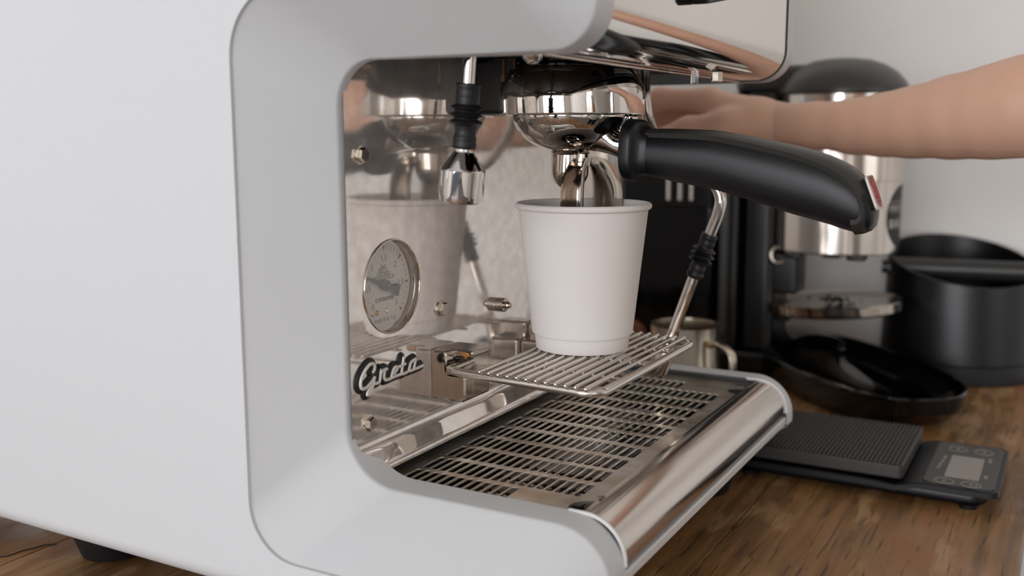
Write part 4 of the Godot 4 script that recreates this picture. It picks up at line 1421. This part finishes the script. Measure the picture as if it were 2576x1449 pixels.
func scale_() -> void:
	var t := thing("digital_scale", "black digital coffee scale with ribbed platform and small display at the counter's edge", "scale", Vector3(-0.126, 0, -0.79))
	var z0 := -0.8465
	var z1 := -0.7335
	var zm := (z0 + z1) / 2
	var g := Geo.new()
	g.rbox(Vector3(0.176, 0.010, 0.098), 0.012, 0.004, Transform3D(Basis(), Vector3(-0.126, 0.0068, zm)))
	# pan that dips between platform and display
	var rows := []
	for q in [[-0.2215, 0.0125, 0.010], [-0.2205, 0.0132, 0.0035], [-0.2150, 0.0132, 0.0004], [-0.125, 0.0132, 0.0], [-0.110, 0.0128, 0.0], [-0.098, 0.0118, 0.0], [-0.090, 0.0140, 0.0], [-0.084, 0.0158, 0.0], [-0.078, 0.0162, 0.0], [-0.0400, 0.0162, 0.0], [-0.0345, 0.0162, 0.0012], [-0.0315, 0.0162, 0.0040], [-0.0305, 0.0160, 0.0085]]:
		var row := PackedVector3Array()
		var hz: float = (z1 - z0) / 2 - q[2]
		for s in [[1.0, -0.0042], [1.0, -0.0008], [0.985, 0.0], [-0.985, 0.0], [-1.0, -0.0008], [-1.0, -0.0042]]:
			row.append(Vector3(q[0], q[1] + s[1], zm + hz * s[0]))
		rows.append(row)
	g.loft(rows, true, true, true)
	put("base", g, M.black_plastic, t, 30)
	for q in [[-0.205, -0.745], [-0.205, -0.835], [-0.05, -0.745], [-0.05, -0.835]]:
		g = Geo.new()
		g.lathe([Vector2(0, 0), Vector2(0.006, 0), Vector2(0.0065, 0.003), Vector2(0, 0.003)], 20, Transform3D(Basis(), Vector3(q[0], 0, q[1])))
		put("foot", g, M.rubber, t)
	g = Geo.new()
	g.rbox(Vector3(0.120, 0.0105, 0.106), 0.004, 0.0015, Transform3D(Basis(), Vector3(-0.153, 0.0200, zm)))
	var pl := put("platform", g, M.scale_rib, t)
	for k in 40:
		g = Geo.new()
		var x := -0.2118 + 0.00302 * k
		g.rbox(Vector3(0.0021, 0.0016, 0.1075), 0.0008, 0.0007, Transform3D(Basis(), Vector3(x, 0.0258, zm)), 2)
		put("rib", g, M.scale_rib, pl)
	g = Geo.new()
	g.rbox(Vector3(0.046, 0.0008, 0.104), 0.005, 0.0003, Transform3D(Basis(), Vector3(-0.0570, 0.0165, zm)), 4)
	var fp := put("control_panel", g, M.scale_panel, t)
	g = Geo.new()
	g.rbox(Vector3(0.0225, 0.0006, 0.0540), 0.0004, 0.0002, Transform3D(Basis(), Vector3(-0.0563, 0.0168, -0.7815)), 1)
	put("display", g, M.lcd, fp)
	var btn := [[-0.0650, -0.8262, "I"], [-0.0468, -0.8262, "II"], [-0.0665, -0.7440, "T"], [-0.0490, -0.7437, "oo"]]
	for q in btn:
		g = Geo.new()
		g.lathe([Vector2(0.0058, 0.0), Vector2(0.0060, 0.0003), Vector2(0.0067, 0.0003), Vector2(0.0069, 0.0)], 32, Transform3D(Basis(), Vector3(q[0], 0.0169, q[1])))
		g.rbox(Vector3(0.0022, 0.0003, 0.0046), 0.0006, 0.0001, Transform3D(Basis(), Vector3(q[0], 0.0170, q[1])), 1)
		if q[2] == "oo": g.rbox(Vector3(0.0018, 0.0003, 0.0046), 0.0006, 0.0001, Transform3D(Basis(), Vector3(q[0] + 0.0034, 0.0170, q[1])), 1)
		put("button", g, M.scale_print, fp)
	for q in [[-0.0715, -0.8000, 0.0026, 0.008], [-0.0722, -0.7905, 0.0026, 0.006], [-0.0730, -0.7815, 0.0026, 0.006], [-0.0735, -0.7735, 0.0024, 0.005], [-0.0412, -0.8060, 0.0026, 0.011], [-0.0412, -0.7650, 0.0026, 0.008]]:
		g = Geo.new()
		g.rbox(Vector3(q[2], 0.0003, q[3]), 0.0006, 0.0001, Transform3D(Basis(), Vector3(q[0], 0.0170, q[1])), 1)
		put("printed_mark", g, M.scale_print, fp)

func pitcher() -> void:
	var cx := -0.3025
	var cz := -0.868
	var t := thing("milk_pitcher", "small steel milk pitcher with a strap handle behind the drip tray", "pitcher", Vector3(cx, 0, cz))
	var o := Transform3D(Basis(), Vector3(cx, 0, cz))
	var g := Geo.new()
	g.lathe([Vector2(0, 0.0004), Vector2(0.034, 0.0004), Vector2(0.036, 0.002), Vector2(0.0362, 0.006), Vector2(0.0330, 0.040), Vector2(0.0310, 0.060), Vector2(0.0305, 0.076), Vector2(0.0312, 0.0865), Vector2(0.0314, 0.0872), Vector2(0.0306, 0.0872), Vector2(0.0298, 0.076), Vector2(0.0303, 0.060), Vector2(0.0322, 0.040), Vector2(0.0350, 0.006), Vector2(0, 0.004)], 64, o)
	put("body", g, M.pitcher_steel, t, 40)
	g = Geo.new()
	var d := Vector3(0.93, 0, 0.36).normalized()
	var p := []
	for q in [[0.030, 0.0700], [0.036, 0.0745], [0.043, 0.0735], [0.0505, 0.0700], [0.0545, 0.0640], [0.0550, 0.050], [0.0535, 0.030], [0.0480, 0.021], [0.0370, 0.019]]: p.append(Vector3(cx, q[1], cz) + d * q[0])
	g.tube(smooth(p, 4), 0.0052, 16, true, 0.22, d.cross(Vector3.UP).cross(Vector3.UP))
	put("handle", g, M.pitcher_steel, t, 50)

func small_things() -> void:
	# a plant far back by the wall
	var t := thing("potted_plant", "green leafy pot plant seen in the gap between spout and black handle", "plant", Vector3(-0.546, 0, -1.20))
	var g := Geo.new()
	g.lathe([Vector2(0, 0), Vector2(0.034, 0), Vector2(0.044, 0.082), Vector2(0.047, 0.083), Vector2(0.047, 0.094), Vector2(0.043, 0.094), Vector2(0.041, 0.085), Vector2(0, 0.083)], 40, Transform3D(Basis(), Vector3(-0.546, 0, -1.20)))
	put("pot", g, M.terracotta, t)
	var rng := RandomNumberGenerator.new()
	rng.seed = 3
	for i in 26:
		g = Geo.new()
		var a := TAU * i / 26.0 * 3.0 + rng.randf() * 0.5
		var out := Vector3(cos(a), 0, sin(a))
		var reach := 0.022 + rng.randf() * 0.024
		var hgt := 0.07 + rng.randf() * 0.11
		var c := Vector3(-0.546, 0.088, -1.20)
		var rows := []
		for k in 9:
			var u := k / 8.0
			var p := c + out * (0.006 + reach * u) + Vector3.UP * (hgt * (1.25 * u - 0.45 * u * u))
			var w := 0.001 + 0.013 * pow(sin(PI * pow(u, 0.8)), 0.8) * (1.0 if k < 8 else 0.0)
			var side := out.cross(Vector3.UP)
			rows.append(PackedVector3Array([p - side * w, p + Vector3.DOWN * 0.002, p + side * w]))
		g.loft(rows, false)
		put("leaf", g, M.leaf_pale if i % 4 == 0 else M.leaf, t, 70)
	# the brown knob that shows beside the cup
	var kt := thing("tamper", "brown rounded wooden knob just visible between paper cup and milk pitcher", "tamper", Vector3(-0.402, 0, -0.97))
	g = Geo.new()
	g.lathe([Vector2(0, 0.0005), Vector2(0.026, 0.0005), Vector2(0.0265, 0.002), Vector2(0.0265, 0.018), Vector2(0.024, 0.020), Vector2(0, 0.020)], 40, Transform3D(Basis(), Vector3(-0.402, 0, -0.97)))
	put("base", g, M.wire_steel, kt)
	g = Geo.new()
	g.lathe([Vector2(0.010, 0.020), Vector2(0.011, 0.028), Vector2(0.017, 0.040), Vector2(0.020, 0.050), Vector2(0.0185, 0.058), Vector2(0.012, 0.0635), Vector2(0, 0.065)], 32, Transform3D(Basis(), Vector3(-0.402, 0, -0.97)))
	put("knob", g, M.terracotta, kt, 50)

# ---------------------------------------------------------------- the barista
# tapered capsules joined by a smooth minimum, meshed as surface nets
func nets(g: Geo, bones: Array, cell: float, k: float) -> void:
	var lo := Vector3.INF
	var hi := -Vector3.INF
	for b in bones:
		var m := Vector3.ONE * (maxf(b[2], b[3]) + 3 * cell)
		lo = lo.min(b[0] - m).min(b[1] - m)
		hi = hi.max(b[0] + m).max(b[1] + m)
	var n := Vector3i(((hi - lo) / cell).ceil()) + Vector3i.ONE
	var f := PackedFloat32Array()
	f.resize(n.x * n.y * n.z)
	f.fill(1.0)
	for b in bones:
		var a: Vector3 = b[0]
		var ab: Vector3 = b[1] - a
		var ra: float = b[2]
		var rb: float = b[3]
		var flat: float = b[4] if b.size() > 4 else 1.0
		var ll := maxf(ab.length_squared(), 1e-12)
		var m := Vector3.ONE * (maxf(ra, rb) + k + 2 * cell)
		var i0 := Vector3i(((a.min(b[1]) - m - lo) / cell).floor()).max(Vector3i.ZERO)
		var i1 := Vector3i(((a.max(b[1]) + m - lo) / cell).ceil()).min(n - Vector3i.ONE)
		for x in range(i0.x, i1.x + 1):
			for y in range(i0.y, i1.y + 1):
				var row := (x * n.y + y) * n.z
				for z in range(i0.z, i1.z + 1):
					var p := lo + Vector3(x, y, z) * cell - a
					var t := clampf(p.dot(ab) / ll, 0.0, 1.0)
					var q := p - ab * t
					q.z *= flat
					var d := q.length() - lerpf(ra, rb, t)
					var o := f[row + z]
					var h := maxf(k - absf(o - d), 0.0) / k
					f[row + z] = minf(o, d) - h * h * k * 0.25
	var at := {}
	var step := [Vector3i(1, 0, 0), Vector3i(0, 1, 0), Vector3i(0, 0, 1)]
	var idx := func(c: Vector3i) -> int: return (c.x * n.y + c.y) * n.z + c.z
	var sx := n.y * n.z
	var sy := n.z
	var offs := [0, sx, sy, sx + sy, 1, sx + 1, sy + 1, sx + sy + 1]
	var cor := [Vector3(0, 0, 0), Vector3(1, 0, 0), Vector3(0, 1, 0), Vector3(1, 1, 0), Vector3(0, 0, 1), Vector3(1, 0, 1), Vector3(0, 1, 1), Vector3(1, 1, 1)]
	var pairs := [[0, 1], [2, 3], [4, 5], [6, 7], [0, 2], [1, 3], [4, 6], [5, 7], [0, 4], [1, 5], [2, 6], [3, 7]]
	for x in n.x - 1:
		for y in n.y - 1:
			var row := (x * n.y + y) * n.z
			for z in n.z - 1:
				var i := row + z
				var c := int(f[i] < 0) + int(f[i + sx] < 0) + int(f[i + sy] < 0) + int(f[i + sx + sy] < 0) + int(f[i + 1] < 0) + int(f[i + sx + 1] < 0) + int(f[i + sy + 1] < 0) + int(f[i + sx + sy + 1] < 0)
				if c == 0 or c == 8: continue
				var s := Vector3.ZERO
				var w := 0
				for e in pairs:
					var d0 := f[i + offs[e[0]]]
					var d1 := f[i + offs[e[1]]]
					if (d0 < 0) != (d1 < 0):
						s += cor[e[0]].lerp(cor[e[1]], d0 / (d0 - d1))
						w += 1
				at[i] = lo + (Vector3(x, y, z) + s / w) * cell
	for i in at:
		var c0 := f[i]
		for e in 3:
			var o: int = [sx, sy, 1][e]
			var u: int = [sy, 1, sx][e]
			var w2: int = [1, sx, sy][e]
			if (c0 < 0) == (f[i + o] < 0): continue
			if not (at.has(i - u) and at.has(i - w2) and at.has(i - u - w2)): continue
			if c0 < 0: g.quad(at[i], at[i - w2], at[i - u - w2], at[i - u])
			else: g.quad(at[i], at[i - u], at[i - u - w2], at[i - w2])

func chain(pts: Array, rad: Array) -> Array:
	var o := []
	for i in pts.size() - 1: o.append([pts[i], pts[i + 1], rad[i], rad[i + 1]])
	return o

func barista() -> void:
	var t := thing("person", "barista's bare right arm reaching in from the right towards the grinder", "person", Vector3(0.5, -0.9, -0.6))
	var g := Geo.new()
	# hand: palm down, thumb towards the camera
	var hand := []
	hand += [[Vector3(-0.222, 0.2660, -0.862), Vector3(-0.243, 0.2690, -0.862), 0.0168, 0.0185], [Vector3(-0.222, 0.2660, -0.874), Vector3(-0.243, 0.2700, -0.882), 0.0165, 0.0180]]
	hand += [[Vector3(-0.243, 0.2710, -0.860), Vector3(-0.284, 0.2830, -0.857), 0.0165, 0.0125], [Vector3(-0.243, 0.2720, -0.876), Vector3(-0.289, 0.2850, -0.879), 0.0165, 0.0128], [Vector3(-0.243, 0.2710, -0.890), Vector3(-0.286, 0.2800, -0.899), 0.0155, 0.0120], [Vector3(-0.240, 0.2690, -0.898), Vector3(-0.278, 0.2720, -0.917), 0.0145, 0.0110]]
	hand += chain([Vector3(-0.284, 0.2855, -0.857), Vector3(-0.327, 0.2880, -0.857), Vector3(-0.348, 0.2730, -0.858), Vector3(-0.352, 0.2530, -0.860)], [0.0118, 0.0098, 0.0088, 0.0074])
	hand += chain([Vector3(-0.290, 0.2865, -0.879), Vector3(-0.328, 0.2800, -0.884), Vector3(-0.348, 0.2560, -0.887), Vector3(-0.338, 0.2360, -0.888)], [0.0120, 0.0100, 0.0090, 0.0076])
	hand += chain([Vector3(-0.287, 0.2810, -0.900), Vector3(-0.320, 0.2690, -0.907), Vector3(-0.332, 0.2440, -0.909), Vector3(-0.316, 0.2280, -0.906)], [0.0112, 0.0095, 0.0086, 0.0072])
	hand += chain([Vector3(-0.277, 0.2720, -0.916), Vector3(-0.296, 0.2560, -0.923), Vector3(-0.297, 0.2340, -0.922), Vector3(-0.284, 0.2260, -0.916)], [0.0100, 0.0088, 0.0080, 0.0066])
	# thumb from the side of the palm near its base
	hand += chain([Vector3(-0.236, 0.2660, -0.852), Vector3(-0.263, 0.2640, -0.838), Vector3(-0.292, 0.2610, -0.833), Vector3(-0.316, 0.2560, -0.838)], [0.0165, 0.0140, 0.0112, 0.0088])
	hand += [[Vector3(-0.255, 0.2650, -0.846), Vector3(-0.268, 0.2720, -0.858), 0.012, 0.011]]
	hand += chain([Vector3(-0.225, 0.2655, -0.866), Vector3(-0.1896, 0.2652, -0.849)], [0.0168, 0.0140])
	nets(g, hand, 0.003, 0.008)
	# forearm, upper arm
	var arm := chain([Vector3(-0.2246, 0.2665, -0.860), Vector3(-0.1896, 0.2652, -0.849), Vector3(-0.1568, 0.2640, -0.840), Vector3(-0.1333, 0.2652, -0.833), Vector3(-0.1107, 0.2669, -0.826), Vector3(-0.0822, 0.2703, -0.817), Vector3(-0.0553, 0.2736, -0.808), Vector3(-0.0360, 0.2770, -0.802), Vector3(0.020, 0.2890, -0.788), Vector3(0.090, 0.3080, -0.772)], [0.0170, 0.0183, 0.0213, 0.0238, 0.0264, 0.0300, 0.0327, 0.0345, 0.0375, 0.0355])
	arm += chain([Vector3(0.090, 0.3080, -0.772), Vector3(0.19, 0.372, -0.69), Vector3(0.34, 0.475, -0.55)], [0.0385, 0.0450, 0.0560])
	nets(g, arm, 0.005, 0.006)
	# head, neck and the other arm, beyond the frame
	var rest := [[Vector3(0.520, 0.545, -0.320), Vector3(0.490, 0.640, -0.325), 0.056, 0.054], [Vector3(0.485, 0.720, -0.330), Vector3(0.495, 0.765, -0.330), 0.074, 0.082], [Vector3(0.445, 0.665, -0.333), Vector3(0.430, 0.680, -0.334), 0.036, 0.040], [Vector3(0.405, 0.725, -0.336), Vector3(0.388, 0.700, -0.337), 0.010, 0.016], [Vector3(0.500, 0.720, -0.410), Vector3(0.506, 0.700, -0.410), 0.014, 0.010], [Vector3(0.500, 0.720, -0.250), Vector3(0.506, 0.700, -0.250), 0.014, 0.010], [Vector3(0.405, 0.662, -0.355), Vector3(0.405, 0.662, -0.315), 0.008, 0.008]]
	rest += chain([Vector3(0.500, 0.470, -0.130), Vector3(0.580, 0.220, -0.060), Vector3(0.400, 0.030, -0.120), Vector3(0.360, 0.000, -0.140)], [0.055, 0.042, 0.028, 0.024])
	nets(g, rest, 0.008, 0.03)
	put("body", g, M.skin, t, 180)
	g = Geo.new()
	var shirt := [[Vector3(0.560, 0.460, -0.320), Vector3(0.600, 0.100, -0.320), 0.135, 0.130], [Vector3(0.530, 0.460, -0.420), Vector3(0.590, 0.120, -0.390), 0.105, 0.115], [Vector3(0.530, 0.460, -0.220), Vector3(0.590, 0.120, -0.250), 0.105, 0.115], [Vector3(0.600, 0.100, -0.320), Vector3(0.610, -0.120, -0.320), 0.135, 0.145]]
	shirt += [[Vector3(0.510, 0.515, -0.460), Vector3(0.345, 0.478, -0.545), 0.080, 0.068], [Vector3(0.520, 0.500, -0.190), Vector3(0.530, 0.360, -0.105), 0.078, 0.066]]
	nets(g, shirt, 0.011, 0.05)
	put("t_shirt", g, M.shirt, t, 180)
	g = Geo.new()
	nets(g, [[Vector3(0.525, 0.735, -0.330), Vector3(0.515, 0.790, -0.330), 0.078, 0.080], [Vector3(0.555, 0.700, -0.330), Vector3(0.560, 0.620, -0.330), 0.055, 0.045], [Vector3(0.460, 0.800, -0.330), Vector3(0.490, 0.810, -0.330), 0.045, 0.055]], 0.008, 0.02)
	put("hair", g, M.hair, t, 180)
	g = Geo.new()
	nets(g, chain([Vector3(0.610, -0.120, -0.250), Vector3(0.605, -0.450, -0.240), Vector3(0.620, -0.800, -0.240)], [0.088, 0.062, 0.050]) + chain([Vector3(0.610, -0.120, -0.390), Vector3(0.605, -0.450, -0.400), Vector3(0.620, -0.800, -0.400)], [0.088, 0.062, 0.050]) + [[Vector3(0.610, -0.080, -0.280), Vector3(0.610, -0.080, -0.360), 0.125, 0.125]], 0.012, 0.03)
	put("trousers", g, M.frame_dark, t, 180)
	for z in [-0.24, -0.40]:
		g = Geo.new()
		g.rbox(Vector3(0.27, 0.09, 0.095), 0.045, 0.03, Transform3D(Basis(), Vector3(0.575, -0.855, z)))
		put("shoe", g, M.black_satin, t)
